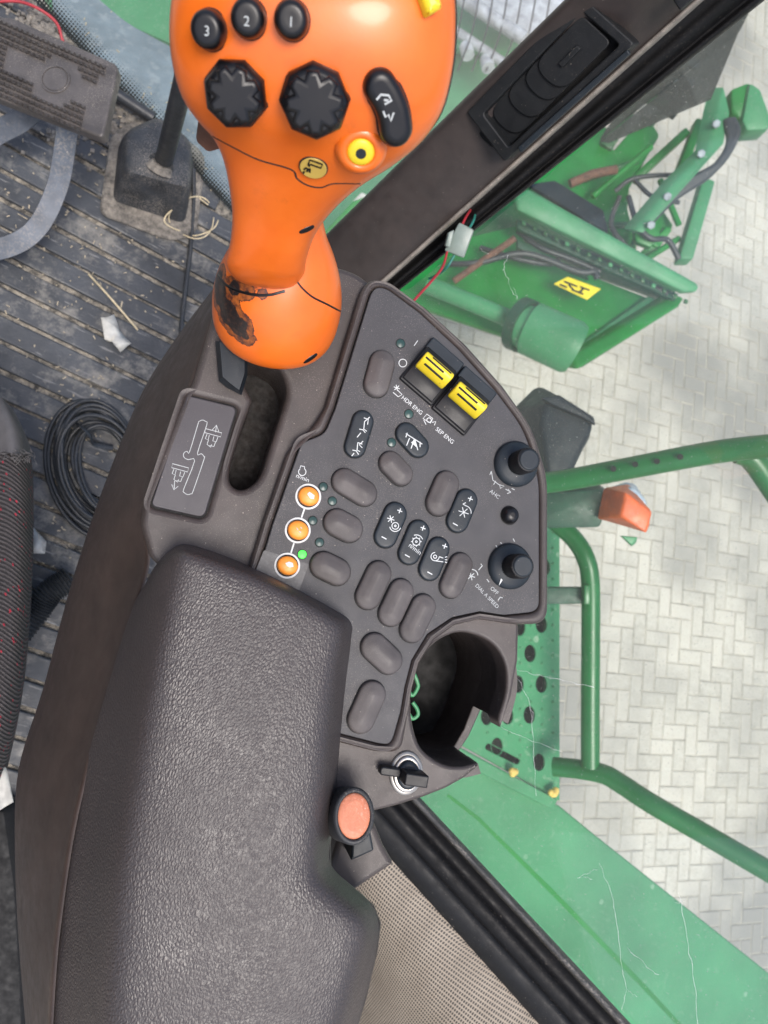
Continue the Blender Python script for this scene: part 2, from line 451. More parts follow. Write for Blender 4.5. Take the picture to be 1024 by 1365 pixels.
def prism(name, outl, pl, top, bottom, mat, parent=None, bev=.0008, seg=4, holes=(), prof=None):
    bm = prism_bm(loops_px(pl, top, outl, *holes), pl, top, bottom, bev, seg, prof=prof)
    return finish(name, bm, mat, parent, recalc=False)

def loft(name, rows, mat, parent=None, closed=False, caps=False, sub=0, sharp=None, flip=False, solid=0):
    bm = bmesh.new(); uvl = bm.loops.layers.uv.verify()
    V = [[bm.verts.new(p) for p in r] for r in rows]; uv = {}
    for i, r in enumerate(V):
        d = 0
        for j, v in enumerate(r):
            if j: d += (v.co - r[j - 1].co).length
            acc = 0 if i == 0 else uv[V[i - 1][j]][1] + (v.co - V[i - 1][j].co).length
            uv[v] = (d, acc)
    for a, b in zip(V, V[1:]):
        n = len(a)
        for j in range(n if closed else n - 1):
            k = (j + 1) % n
            bm.faces.new((a[j], a[k], b[k], b[j]))
    if caps: bm.faces.new(V[0][::-1]); bm.faces.new(V[-1])
    for f in bm.faces:
        for l in f.loops: l[uvl].uv = uv[l.vert]
    bmesh.ops.recalc_face_normals(bm, faces=bm.faces[:])
    if not closed:
        fs = sum((f.normal.dot(CAM - f.calc_center_median()) for f in bm.faces))
        if fs < 0: bmesh.ops.reverse_faces(bm, faces=bm.faces[:])
    o = finish(name, bm, mat, parent, recalc=False, sharp=sharp)
    if sub:
        m = o.modifiers.new('smooth', 'SUBSURF'); m.levels = m.render_levels = sub
    if solid:
        m = o.modifiers.new('thick', 'SOLIDIFY'); m.thickness = solid; m.offset = -1
    return o

def tube_bm(bm, pts, r, seg=12, caps=True, flat=None, up=None):
    pts = [Vector(p) for p in pts]; n = len(pts)
    rs = r if isinstance(r, (list, tuple)) else [r] * n
    t0 = (pts[1] - pts[0]).normalized()
    ref = up or (Vector((0, 0, 1)) if abs(t0.z) < .9 else Vector((1, 0, 0)))
    u = (ref - t0 * ref.dot(t0)).normalized(); rings = []
    for i, p in enumerate(pts):
        t = (pts[min(i + 1, n - 1)] - pts[max(i - 1, 0)]).normalized()
        u = (u - t * u.dot(t)).normalized(); v = t.cross(u)
        fu, fv = (1, 1) if flat is None else flat
        rings.append([bm.verts.new(p + (u * cos(k / seg * 2 * pi) * fu + v * sin(k / seg * 2 * pi) * fv) * rs[i]) for k in range(seg)])
    for a, b in zip(rings, rings[1:]):
        for k in range(seg): bm.faces.new((a[k - 1], a[k], b[k], b[k - 1]))
    if caps: bm.faces.new(rings[0][::-1]); bm.faces.new(rings[-1])
    return bm
def tube(name, pts, r, mat, parent=None, seg=12, flat=None, up=None, smooth=0):
    if smooth:
        k = len(pts); pts = spline(pts, smooth)
        if isinstance(r, (list, tuple)):
            r = [r[min(int(t), k - 2)] + (r[min(int(t), k - 2) + 1] - r[min(int(t), k - 2)]) * (t - min(int(t), k - 2)) for t in [i / smooth for i in range(len(pts))]]
    return finish(name, tube_bm(bmesh.new(), pts, r, seg, True, flat, up), mat, parent, sharp=50)

def box_bm(bm, c, ax, ay, az):
    vs = [bm.verts.new(c + ax * i + ay * j + az * k) for i in (-1, 1) for j in (-1, 1) for k in (-1, 1)]
    for f in ((0,1,3,2),(4,6,7,5),(0,4,5,1),(2,3,7,6),(0,2,6,4),(1,5,7,3)): bm.faces.new([vs[i] for i in f])
    return bm
def bevelled(bm, w, seg=2):
    bmesh.ops.recalc_face_normals(bm, faces=bm.faces[:])
    es = [e for e in bm.edges if len(e.link_faces) == 2 and e.calc_face_angle(0) > .5]
    bmesh.ops.bevel(bm, geom=es, offset=w, segments=seg, affect='EDGES', profile=.5)
    return bm

def slab(name, px, mat, parent=None, thick=.02, bev=.003, away=True):
    """solid plate from (x, y, depth) corners, given its own thickness away from the viewer"""
    pts = [P(*p) for p in px]
    n = (pts[1] - pts[0]).cross(pts[2] - pts[0]).normalized()
    c = sum(pts, Vector()) / len(pts)
    if n.dot(CAM - c) < 0: n = -n
    bm = bmesh.new()
    a = [bm.verts.new(p) for p in pts]; b = [bm.verts.new(p - n * thick) for p in pts]
    bm.faces.new(a); bm.faces.new(b[::-1])
    for i in range(len(a)): bm.faces.new((a[i - 1], b[i - 1], b[i], a[i]))
    if bev: bevelled(bm, bev)
    return finish(name, bm, mat, parent, sharp=40)

def ribbon_bm(bm, path, w, pl, off, h=.00012, closed=False):
    """flat printed line of width w (m) on a plane, path in plane metres"""
    path = [Vector(p) for p in path]
    n = len(path); L = []; Rr = []
    for i in range(n):
        if closed: a, b = path[i - 1], path[(i + 1) % n]
        else: a, b = path[max(0, i - 1)], path[min(n - 1, i + 1)]
        t = (b - a).normalized() if (b - a).length > 0 else Vector((1, 0))
        m = Vector((-t.y, t.x)) * w / 2
        L.append(bm.verts.new(pl.three(path[i] + m, off + h))); Rr.append(bm.verts.new(pl.three(path[i] - m, off + h)))
    for i in range(n if closed else n - 1):
        k = (i + 1) % n
        bm.faces.new((Rr[i], Rr[k], L[k], L[i]))
    return bm
def strokes(name, lines, pl, off, wpx, mat, parent, fills=()):
    bm = bmesh.new()
    w = (pl(600 + wpx * .85, 700, off) - pl(600, 700, off)).length
    for ln in lines:
        closed = False
        if ln[-1] == 'c': closed = True; ln = ln[:-1]
        ribbon_bm(bm, [pl.two(pl(p[0], p[1], off)) for p in ln], w, pl, off, closed=closed)
    for q in fills:
        vs = [bm.verts.new(pl.three(pl.two(pl(p[0], p[1], off)), off + .00014)) for p in q]
        bm.faces.new(vs)
    bm.normal_update()
    for f in bm.faces:
        if f.normal.dot(pl.n) < 0: f.normal_flip()
    return finish(name, bm, mat, parent, smooth=False, recalc=False)
def circ(cx, cy, r, n=18, a0=0, a1=360, ry=None):
    full = abs(a1 - a0) >= 360
    k = n if full else n + 1
    return [(cx + r * cos(radians(a0 + (a1 - a0) * i / n)), cy + (ry or r) * sin(radians(a0 + (a1 - a0) * i / n))) for i in range(k)] + (['c'] if full else [])

def words(name, body, pl, px, py, size_px, ang, mat, parent, off=0.0, center=False, wide=1.0):
    cu = bpy.data.curves.new(name, 'FONT'); cu.body = body; cu.fill_mode = 'FRONT'
    if center: cu.align_x = 'CENTER'; cu.align_y = 'CENTER'
    ob = bpy.data.objects.new(name, cu); COL.objects.link(ob)
    bpy.context.view_layer.update()
    me = bpy.data.meshes.new_from_object(ob.evaluated_get(bpy.context.evaluated_depsgraph_get()))
    bpy.data.objects.remove(ob)
    o0 = pl(px, py, off); a = pl(px + cos(radians(ang)), py + sin(radians(ang)), off)
    x = (a - o0).normalized(); y = pl.n.cross(x)
    s = (pl(px + 1, py, off) - o0).length * size_px * 1.38
    me.transform(Matrix.Translation(o0 + pl.n * .00016) @ Matrix((x * s * wide, y * s, pl.n * s)).transposed().to_4x4())
    me.materials.clear(); me.materials.append(MATS[mat]); me.name = name
    o = bpy.data.objects.new(name, me); COL.objects.link(o); attach(o, parent)
    return o

def stadium(L, w, n=10):
    r = w / 2; h = max(0, L / 2 - r)
    return [Vector((h + r * cos(a), r * sin(a))) for a in [-pi/2 + pi * i / n for i in range(n + 1)]] + \
           [Vector((-h + r * cos(a), r * sin(a))) for a in [pi/2 + pi * i / n for i in range(n + 1)]]
def ring(r, n=40): return [Vector((r * cos(2 * pi * i / n), r * sin(2 * pi * i / n))) for i in range(n)]
class Local:
    """plane-like frame at a point, with its own x axis"""
    def __init__(s, o, n, xdir):
        s.o = o; s.n = n.normalized(); s.u = (xdir - s.n * xdir.dot(s.n)).normalized(); s.v = s.n.cross(s.u)
    def three(s, q, off): return s.o + s.u * q[0] + s.v * q[1] + s.n * off
    def two(s, p): q = p - s.o; return Vector((q.dot(s.u), q.dot(s.v)))
    __call__ = Plane.__call__
def profile(name, shape, loc, prof, mat, parent, recalc=False):
    bm = prism_bm([shape], loc, 0, 0, prof=prof)
    for f in bm.faces: f.smooth = True
    return finish(name, bm, mat, parent, recalc=recalc)
def dome(r, h, crown=.0015, base=-.001):
    return [(0, base), (0, h * .55), (r * .05, h * .74), (r * .14, h * .88), (r * .30, h * .97), (r * .5, h + crown * .4), (r * .72, h + crown * .8), (r * .93, h + crown)]
def local_on(pl, px, py, ang, off=0.0):
    o = pl(px, py, off); x = pl(px + cos(radians(ang)), py + sin(radians(ang)), off) - o
    return Local(o, pl.n, x)
def mpp(pl, px, py, off=0.0): return (pl(px + 1, py, off) - pl(px, py, off)).length

# ================================================================== SETTING
# ground of block paving in a herringbone bond
def ground():
    bm = bmesh.new()
    o = Vector((GROUND(870, 700).x, GROUND(870, 700).y))
    dx = GROUND(1000, 945) - GROUND(860, 935); a = atan2(dx.y, dx.x)
    ux = Vector((cos(a), sin(a))); uy = Vector((-sin(a), cos(a)))
    w = .082; g = .0026
    for x in range(-44, 62):
        for y in range(-58, 62):
            t = (x - y) % 4
            if t == 0: sx, sy = 2, 1
            elif t == 3: sx, sy = 1, 2
            else: continue
            jz = random.uniform(-.002, .002)
            def pt(i, j, z, ins): 
                X = x * w + (ins if i == 0 else sx * w - ins); Y = y * w + (ins if j == 0 else sy * w - ins)
                q = o + ux * X + uy * Y; return bm.verts.new((q.x, q.y, z + jz * .6))
            lo = [pt(i, j, -.006, g) for i, j in ((0,0),(1,0),(1,1),(0,1))]
            md = [pt(i, j, -.003, g) for i, j in ((0,0),(1,0),(1,1),(0,1))]
            hi = [pt(i, j, .001, g + .004) for i, j in ((0,0),(1,0),(1,1),(0,1))]
            for A, B in ((lo, md), (md, hi)):
                for k in range(4): bm.faces.new((A[k - 1], A[k], B[k], B[k - 1]))
            bm.faces.new(hi)
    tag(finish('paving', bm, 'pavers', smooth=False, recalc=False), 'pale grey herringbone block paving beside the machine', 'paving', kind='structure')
    bm = bmesh.new(); s = 60
    bm.faces.new([bm.verts.new((i * s, j * s, -.0035)) for i, j in ((-1,-1),(1,-1),(1,1),(-1,1))])
    tag(finish('ground', bm, 'joint sand', smooth=False), 'sandy ground under the block paving', 'ground', kind='structure')
ground()

# cab floor mat
FD = (FLOOR(180, 575) - FLOOR(20, 502)).normalized(); FN = Vector((0, 0, 1)).cross(FD)
def cab_floor():
    o = FLOOR(130, 480)
    base = prism('floor', [(-300,-372),(440,422),(440,1500),(-300,1500)], FLOOR, -.0015, -.03, 'mat groove', None, bev=0)
    tag(base, 'dusty cab floor under the rubber mat', 'floor', kind='structure')
    bm = bmesh.new(); pitch = .0375
    class FP: pass
    pl = Local(o, Vector((0, 0, 1)), FD)
    def cut(A, B, y):
        a, b = pl.two(FLOOR(*A)), pl.two(FLOOR(*B)); return a.x + (b.x - a.x) * (y - a.y) / (b.y - a.y)
    for r in range(-30, 20):
        x = -.75 + random.uniform(-.1, .1)
        ym = (r + .5) * pitch
        lim = min(cut((28,-14),(300,278), ym) if ym > pl.two(FLOOR(440,428)).y else 9, cut((438,300),(438,1300), ym))
        while x < lim - .02:
            L = random.uniform(.9, 3.0)
            x1 = min(x + L, lim)
            j = random.uniform(-.0012, .0012)
            y0 = r * pitch + .0032 + j; y1 = (r + 1) * pitch - .0032 + j
            q = [Vector((a, b)) for a, b in ((x, y0), (x1, y0), (x1, y1), (x, y1))]
            prism_bm([q], pl, .0055, -.001, bev=.0022, seg=2, bm=bm)
            x = x1 + .0055
    tag(finish('floor_mat', bm, 'mat rubber', recalc=False), 'ribbed black rubber mat on the cab floor', 'floor', kind='structure')
cab_floor()

# ================================================================== CONSOLE
con = thing('armrest_console', PAN(420, 800, -.05), 'dark brown armrest console with padded rest, button panel and cup holder', 'console')
DK = -.008      # deck height against the button panel

deck_out = fil([(300,372,6),(283,421),(256,512,6),(247,522,6),(191,667,4),(187,698,8),(199,742,6),(260,800),(350,850),(470,960),(560,760),(520,560),(500,382,10),(476,362,20),(440,352,20),(380,340,20)])
slot = fil([(340,470,12),(374,490,14),(384,520,14),(368,572),(346,640,16),(322,656,16),(304,644,16),(308,618),(322,572),(337,533,6),(326,512,8),(318,488,8)])
plate_out = fil([(250,527,4),(316,543,9),(272,690,10),(201,674,8)])
def grow(q, d):
    v = ccw([Vector(p) for p in q]); return inset(clean(v), -d)
prism('deck', deck_out, PAN, DK, -.07, 'console plastic', con, bev=.004, seg=5, holes=[slot, grow(plate_out, 1.3)])
prism('slot_floor', [(300,460),(400,460),(400,670),(290,670)], PAN, -.055, -.06, 'slot dirt', con, bev=0)
prism('plate_bed', grow(plate_out, 3), PAN, DK - .0022, DK - .02, 'dark gap', con, bev=0)
sp = prism('symbol_plate', plate_out, PAN, DK - .0002, DK - .004, 'plate vinyl', con, bev=.0006)
tag(sp, 'thin grey plate printed with the lever gate symbol')
def z1(x, y): return (190 + x / 5.25, 500 + y / 5.25)
gate = [z1(*p) for p in [(388,345),(398,324),(420,315),(442,325),(450,350),(385,545),(412,550),(430,570),(430,592),(355,810),(340,830),(315,836),(293,822),(290,795),(365,600),(322,592),(295,580),(287,562),(293,542),(312,533),(330,536)]]
gate = [tuple(p) for p in spline(gate, 3, True)] + ['c']
def harv(cx, cy, up):
    L = [[(cx-58,cy-30),(cx+55,cy),(cx+48,cy+28),(cx-63,cy-2),'c'], [(cx-48,cy+8),(cx-60,cy+40),(cx-40,cy+48),(cx-32,cy+15)], [(cx+28,cy+30),(cx+16,cy+62),(cx-8,cy+56),(cx,cy+25)],
         [(cx-38,cy+50),(cx-48,cy+80),(cx-22,cy+100),(cx-15,cy+80)], [(cx+12,cy+62),(cx,cy+95),(cx-30,cy+88)]]
    return L
h1 = harv(500, 405, True); h2 = harv(268, 650, False)
arrow1 = [[(512,400),(518,352)],[(488,385),(518,350),(534,395)]]
arrow2 = [[(225,740),(222,800)],[(205,765),(220,803),(250,778)]]
strokes('symbol', [gate] + [[z1(*q) if q != 'c' else q for q in l] for l in h1 + h2 + arrow1 + arrow2], PAN, DK, 1.0, 'grey ink', sp)

# raised rim round the button panel, then the panel itself
panel_px = fil([(497,383,16),(514,383,10),(560,417),(612,466),(660,520),(699,572,25),(719,640,20),(719,815,14),(672,820),(640,815),(603,823),(570,845),(549,880),(540,915),(534,950),(522,992,14),(508,992,8),(430,972),(380,900),(330,800),(346,757,3),(364,698),(402,590,8),(433,578,10),(447,545)])
rim_out = fil([(482,384,14),(496,370,14),(520,375,14),(566,407),(622,458),(672,514),(712,570,25),(732,636,20),(732,832,22),(690,833),(640,826),(607,834),(580,854),(560,884),(551,918),(545,955),(536,1004,16),(500,1003,8),(430,985),(370,910),(318,800),(332,755),(350,698),(384,600,10),(418,568,12),(434,542)])
prism('panel_rim', rim_out, PAN, .0004, -.05, 'console plastic', con, bev=.0035, seg=5, holes=[grow(panel_px, 1.2)])
prism('panel_bed', grow(panel_px, 4), PAN, -.004, -.02, 'dark gap', con, bev=0)
pan = prism('button_panel', panel_px, PAN, 0, -.006, 'panel plastic', con, bev=.0007)
tag(pan, 'flat grey switch panel crowded with oval buttons')

def button(px, py, L, w, ang, kind, label=None, h=.0042):
    s = mpp(PAN, px, py)
    L, w = L * s, w * s
    loc = local_on(PAN, px, py, ang)
    # dark moat round the button
    profile('gap', stadium(L + .0011, w + .0011), loc, [(0, -.001), (0, .0002)], 'dark gap', pan)
    flat = kind == 'dark button'
    hh = .0026 if flat else h
    pr = [(0, -.001), (0, hh * .7), (w * .04, hh * .88), (w * .09, hh * .97), (w * .16, hh), (w * .42, hh + .0002)] if flat else dome(w / 2, hh)
    b = profile('push_button', stadium(L, w, 14), loc, pr, kind, con)
    if label: tag(b, label)
    b['h'] = hh
    return b, hh + .0003
BL = 'blank button'; DB = 'dark button'
for a in ((505,499,63,33,105),(527,625,50,31,46),(472,650,64,34,31),(457,701,54,36,27),(440,758,56,36,26),(589,658,60,33,113),
          (607,767,60,31,114),(497,780,66,34,115),(527,803,64,33,115),(556,824,65,33,116),(508,871,62,36,43),(488,942,70,36,114)):
    button(*a, BL)
def onbtn(px, py): return px, py
sym = []
b2, hh = button(478,579,64,28,107,DB,'dark two way button with header symbols')
strokes('symbol', [[(486,562),(485,572),(489,575)],[(485,557),(491,559),(490,566)],[(486,562),(493,556)],[(479,572),(484,573),(487,577)],[(481,577),(476,583)], [(477,590),(476,600),(480,602)],[(477,590),(483,592)],[(484,588),(479,593),(483,597)],[(470,600),(475,601),(478,606)],[(472,604),(469,608)]], PAN, hh, 1.3, 'white ink', b2)
b3, hh = button(549,587,50,29,48,DB,'dark button with a spout symbol')
strokes('symbol', [[(541,578),(563,592)],[(543,577),(541,583)],[(560,589),(560,596)],[(552,586),(548,598)],[(553,586),(557,600)],[(546,584),(542,594)]], PAN, hh, 1.4, 'white ink', b3, fills=[[(548,590),(553,586),(555,596)]])
def plusminus(b, hh, p, m):
    d = 3.2
    strokes('symbol', [[(p[0]-d, p[1]-d*.35),(p[0]+d, p[1]+d*.35)],[(p[0]+d*.35,p[1]-d),(p[0]-d*.35,p[1]+d)],[(m[0]-d,m[1]-d*.55),(m[0]+d,m[1]+d*.55)]], PAN, hh, 1.5, 'white ink', b)
def star(x, y, r, k=3): return [[(x - r*cos(a), y - r*sin(a)), (x + r*cos(a), y + r*sin(a))] for a in [.3 + pi*i/k for i in range(k)]]
b9, hh = button(615,681,58,29,113,DB,'dark reel speed button nearest the lower edge knobs')
plusminus(b9, hh, (627,665), (607,699)); strokes('symbol', star(618,683,7) + [circ(619,683,9,8,-80,10)] + [[(617,672),(621,674)],[(617,672),(621,670)]], PAN, hh, 1.2, 'white ink', b9)
b10, hh = button(520,700,62,30,113,DB,'dark button with a star and gear symbol')
plusminus(b10, hh, (533,681), (512,717)); strokes('symbol', star(521,692,5) + [circ(527,701,4.5), circ(527,701,7.5,8,20,170), circ(527,701,1.2,8)], PAN, hh, 1.2, 'white ink', b10)
b11, hh = button(551,723,60,29,113,DB,'dark button with a gear and n/min symbol')
plusminus(b11, hh, (564,704), (543,741)); strokes('symbol', [circ(555,722,5), circ(555,722,1.2,8), circ(555,722,9,7,-110,-20)] + [[(555+5*cos(a),722+5*sin(a)),(555+7*cos(a),722+7*sin(a))] for a in [i*pi/4 for i in range(8)]], PAN, hh, 1.2, 'white ink', b11)
words('lettering', 'n/min', PAN, 544, 728, 6.2, 38, 'white ink', b11, off=hh)
b12, hh = button(578,745,58,29,113,DB,'dark button with a fan symbol')
plusminus(b12, hh, (593,728), (573,764)); strokes('symbol', [circ(580,742,5.5,14,0,270), circ(580,742,2.2,10), [(580,747.5),(591,749)], [(585.5,742),(591,744)], [(593,743),(596,742)],[(593,746),(596,746)],[(593,749),(596,750)]], PAN, hh, 1.2, 'white ink', b12)

# indicator lamps
for (x, y) in ((534,458),(545,552),(522,590),(431,649),(443,668),(417,694),(426,723),(403,739)):
    lit = (x, y) == (403, 739)
    s = mpp(PAN, x, y); loc = local_on(PAN, x, y, 0)
    profile('bezel', ring(6.4 * s), loc, [(0, -.001), (0, .0002)], 'dark gap', pan)
    o = profile('indicator_lamp', ring(5.6 * s), loc, dome(5.6 * s, .0007, .0003), 'lamp lit' if lit else 'lamp off', con)
    if lit: tag(o, 'small round lamp glowing green')
# amber buttons in white rings
am = [(411,662),(397,707),(383,754)]
prism('tape_patch', fil([(352,733,3),(412,752,3),(398,790,3),(338,768,3)]), PAN, .0002, -.001, 'tape film', pan, bev=0)
for i, (x, y) in enumerate(am):
    s = mpp(PAN, x, y); loc = local_on(PAN, x, y, 0)
    bm = prism_bm([ring(17.2 * s), ring(14.7 * s)], loc, .0004, -.001, bev=0)
    finish('white_ring', bm, 'white ink', pan, recalc=False)
    profile('gap', ring(14.8 * s), loc, [(0, -.001), (0, .00025)], 'dark gap', pan)
    a = profile('push_button', [Vector((v.x * 1.05, v.y * .93)) for v in ring(13.4 * s)], local_on(PAN, x, y, 25), dome(13 * s, .0048, .0005), 'amber button', con)
    tag(a, ['amber button with a hare like white blot', 'amber button with a worn grey symbol', 'amber button with a tortoise like white blot'][i])
    ox, oy = x + 2.5, y - 1.5
    blot = [[(ox-4,oy-2),(ox-1,oy-5),(ox+2,oy-3),(ox+6,oy),(ox+5,oy+5),(ox,oy+4),(ox-2,oy+1)], [], [(ox-5,oy-2),(ox,oy-4),(ox+5,oy-2),(ox+6,oy+3),(ox+1,oy+4),(ox-3,oy+2)]][i]
    if blot: strokes('symbol', [], PAN, .0053, 1, 'white ink', a, fills=[blot])
    else: strokes('symbol', [[(ox-4,oy-2),(ox-2,oy+1)],[(ox+1,oy-3),(ox+3,oy-1)],[(ox-1,oy+3),(ox+2,oy+4)]], PAN, .0053, 1.3, 'grey ink', a)
strokes('link_line', [[(406,678),(402,690)],[(392,724),(388,737)]], PAN, .0002, 2.2, 'white ink', pan)
strokes('symbol', [circ(403,629,5,12,-50,235) , [(400,624),(401,621),(406,622),(406,625)]], PAN, .0001, 1.1, 'white ink', pan)
words('lettering', 'n/min', PAN, 394, 636, 6, 22, 'white ink', pan)

# dial knobs
for (x, y, kind) in ((687,619,0),(679,755,1)):
    s = mpp(PAN, x, y); loc = local_on(PAN, x, y, 0)
    k = profile('dial_knob', ring(28.5 * s, 48), loc, [(0, -.001), (0, .002), (.0012, .0036), (.0030, .0046), (28.5 * s * .45, .0060)], 'dark button', con)
    n = 56; rr = 15.2 * s
    kn = [Vector((cos(2*pi*i/n), sin(2*pi*i/n))) * (rr if i % 2 else rr - .00055) for i in range(n)]
    profile('grip', kn, loc, [(0, .004), (0, .0195), (.0005, .0202), (.0012, .0203)], 'black plastic', k)
    profile('cap', ring(12.6 * s), loc, [(0, .019), (0, .0204), (.0004, .0210), (.001, .0212)], 'dark button', k)
    if kind:
        strokes('pointer', [], PAN, .0047, 1, 'white ink', k, fills=[[(665,781),(672,770),(669,767)]])
        tag(k, 'black dial with a white pointer and OFF mark')
    else: tag(k, 'plain black dial above the small round button')
strokes('symbol', [[(655,628),(657,640),(665,646)],[(655,628),(653,633)],[(658,646),(661,641)],[(665,646),(672,648),(667,651),(666,646)],[(674,652),(681,656),(677,652)],[(681,656),(676,658)],[(682,651),(686,653)]], PAN, .0001, 1.2, 'grey ink', pan)
words('lettering', 'AHC', PAN, 652, 656, 5.2, 38, 'grey ink', pan)
words('lettering', 'OFF', PAN, 653, 785, 5, 42, 'grey ink', pan)
words('lettering', 'DIAL A SPEED', PAN, 633, 781, 4.9, 46, 'grey ink', pan)
strokes('symbol', star(628,768,5.5) + [circ(629,767,8,6,-90,0)] + [[(638,760),(643,754),(641,752)],[(649,772),(652,776)],[(661,727),(663,730)],[(684,718),(686,722)],[(700,735),(702,737)],[(667,723),(669,725)],[(655,755),(657,756)],[(653,768),(655,768)],[(664,800),(667,796),(670,797)]], PAN, .0001, 1.4, 'grey ink', pan)
s = mpp(PAN, 679, 687)
profile('gap', ring(12 * s), local_on(PAN, 679, 687, 0), [(0, -.001), (0, .0002)], 'dark gap', pan)
tag(profile('push_button', ring(10.8 * s), local_on(PAN, 679, 687, 0), [(0, -.001), (0, .002), (.0005, .0034), (.0014, .0047), (.0026, .0054), (.004, .0057)], 'stick black', con), 'small round glossy black button between the dials')

# yellow topped rocker switches
def rocker(c, wa, wb, ang, text, tx, ty, icon):
    loc = local_on(PAN, c[0], c[1], ang); s = mpp(PAN, *c)
    def q(x0, x1, y0, y1, r=3):
        return [Vector((p[0] * s, -p[1] * s)) for p in fil([(x0,y0,r),(x1,y0,r),(x1,y1,r),(x0,y1,r)])]
    A, B = wa / 2, wb / 2
    base = finish('rocker_switch', prism_bm([q(-A, A, -B, B)], loc, .0022, -.003, bev=.001), 'black plastic', con, recalc=False)
    finish('cover_plate', prism_bm([q(-A + .5, A - 1, -B + .5, -B + 19, 2)], loc, .0042, .001, bev=.0009), 'dark button', base, recalc=False)
    # the wedge shaped lever: profile in y, extruded along x
    def wedge(name, prof_yz, x0, x1, mat, bev, par):
        bm = bmesh.new(); R0 = []
        for x in (x0, x1): R0.append([bm.verts.new(loc.three((x * s, -y * s), z)) for y, z in prof_yz])
        bm.faces.new(R0[0]); bm.faces.new(R0[1][::-1])
        for i in range(len(prof_yz)): bm.faces.new((R0[0][i - 1], R0[1][i - 1], R0[1][i], R0[0][i]))
        bevelled(bm, bev, 2); return finish(name, bm, mat, par, sharp=50)
    lev = wedge('lever', [(-B+18,.001),(-B+18,.0070),(-B+30,.0118),(-B+37,.0122),(-B+50,.0062),(B-14,.0040),(B-3,.0032),(B-3,.001)], -A+2.5, A-3, 'black plastic', .0007, base)
    y = wedge('lever_top', [(-B+28,.0085),(-B+28.5,.0125),(-B+31,.0150),(-B+35,.0163),(-B+39.5,.0160),(-B+44,.0140),(-B+49,.0098),(-B+50.5,.0066),(-B+38,.0062)], -A+5, A-4, 'yellow plastic', .0011, base)
    for (yy, zz, x0, x1) in ((-B+33.5,.01610,-A+15,A-9),(-B+39.0,.0163,-A+8,A-17),(-B+44.5,.0139,-A+12,A-12)):
        wedge('groove', [(yy-.9,zz-.0008),(yy-.9,zz+.0004),(yy+.9,zz-.0003),(yy+.9,zz-.0016)], x0, x1, 'dark gap', .0001, y)
    words('lettering', text, PAN, tx, ty, 5.6, 40, 'white ink', pan)
    tag(base, 'yellow topped rocker marked ' + text)
rocker((575,496), 54, 71, 41, 'HDR ENG', 534.5, 531, 0)
rocker((618,535), 55, 71, 41, 'SEP ENG', 580, 573, 1)
strokes('symbol', [circ(537,484,5.2), [(552,461),(557,454)]] + star(529,517,4.2) + [[(524,523),(531,529),(536,526),(530,520)]] + [[(569,552),(577,558),(574,564),(564,558),'c'], circ(572,560,3), [(576,563),(581,562),(579,567)], [(565,560),(568,566)]], PAN, .0001, 1.2, 'white ink', pan)

# cup holder
cup_in = spline([(664,958),(675,918),(672,882),(652,855),(615,843),(581,856),(558,885),(548,925),(550,965),(562,998),(588,1018),(614,1022),(637,1017)], 5)
sur = [tuple(p) for p in cup_in] + [(639,1021),(620,1037),(595,1051),(565,1063),(530,1074),(480,1086),(455,1110),(432,1112),(400,1040),(430,940),(530,815),(600,790),(690,800),(692,838),(691,880),(682,930),(668,970)]
prism('cup_surround', sur, PAN, -.005, -.022, 'console plastic', con, bev=.0022, seg=4)
ci = [Vector((p[0], p[1])) for p in cup_in]
cen = Vector((612, 932))
def rad(p, d): return p + (p - cen).normalized() * d
cwall = [rad(p, .8) for p in ci] + [rad(p, 15) for p in reversed(ci)]
prism('cup_wall', [tuple(p) for p in cwall], PAN, -.016, -.062, 'console plastic', con, bev=0)
closed_in = [tuple(rad(p, .8)) for p in ci] + [(652, 992)]
finish('cup_base', prism_bm(loops_px(PAN, -.016, [tuple(rad(Vector(p), 13)) for p in closed_in], closed_in), PAN, -.0622, -.12, bev=.001), 'console plastic', con, recalc=False)
finish('cup_bottom', prism_bm(loops_px(PAN, -.016, [tuple(rad(Vector(p), 6)) for p in closed_in]), PAN, -.113, -.118, bev=0), 'dark gap', con, recalc=False)
clip = thing('plastic_clip', PAN(548, 925, -.05), 'small green plastic loops inside the cup holder', 'clip')
for (y0, y1) in ((893,927),(936,958)):
    pts = [PAN(x, y, -.022) for x, y in ((550,y0),(556,(y0+y1)/2-2),(557,(y0+y1)/2+6),(550,y1),(545,y1-6))]
    tube('loop', pts, .0013, 'green faded', clip, 8, smooth=5)

# key switch
K = (541,1030); s = mpp(PAN, *K, -.005); kl = local_on(PAN, *K, 0, -.005)
ks = profile('key_switch', [Vector((v.x * .86, v.y * 1.06)) for v in ring(26 * s)], kl, [(0,-.002),(0,.0012),(.0006,.002),(.0016,.0022)], 'key metal', con)
profile('ring', [Vector((v.x * .86, v.y * 1.06)) for v in ring(21.5 * s)], kl, [(0,.001),(0,.0036),(.0005,.0042),(.0014,.0043)], 'steel', ks)
profile('barrel', [Vector((v.x * .86, v.y * 1.06)) for v in ring(17 * s)], kl, [(0,.003),(0,.006),(.0008,.0072),(.002,.0074)], 'dark button', ks)
kk = local_on(PAN, K[0] + 1, K[1] - 1, 8, -.005)
def rect(x0, x1, y0, y1, r): return [Vector((p[0] * s, -p[1] * s)) for p in fil([(x0,y0,r),(x1,y0,r),(x1,y1,r),(x0,y1,r)])]
key = finish('key_handle', prism_bm([rect(-13, 17, -7.5, 7.5, 2)], kk, .019, .005, bev=.0009), 'black plastic', ks, recalc=False)
finish('key_tail', prism_bm([rect(-40, -12, -6.5, 4.5, 5)], kk, .0085, .003, bev=.001), 'black plastic', ks, recalc=False)

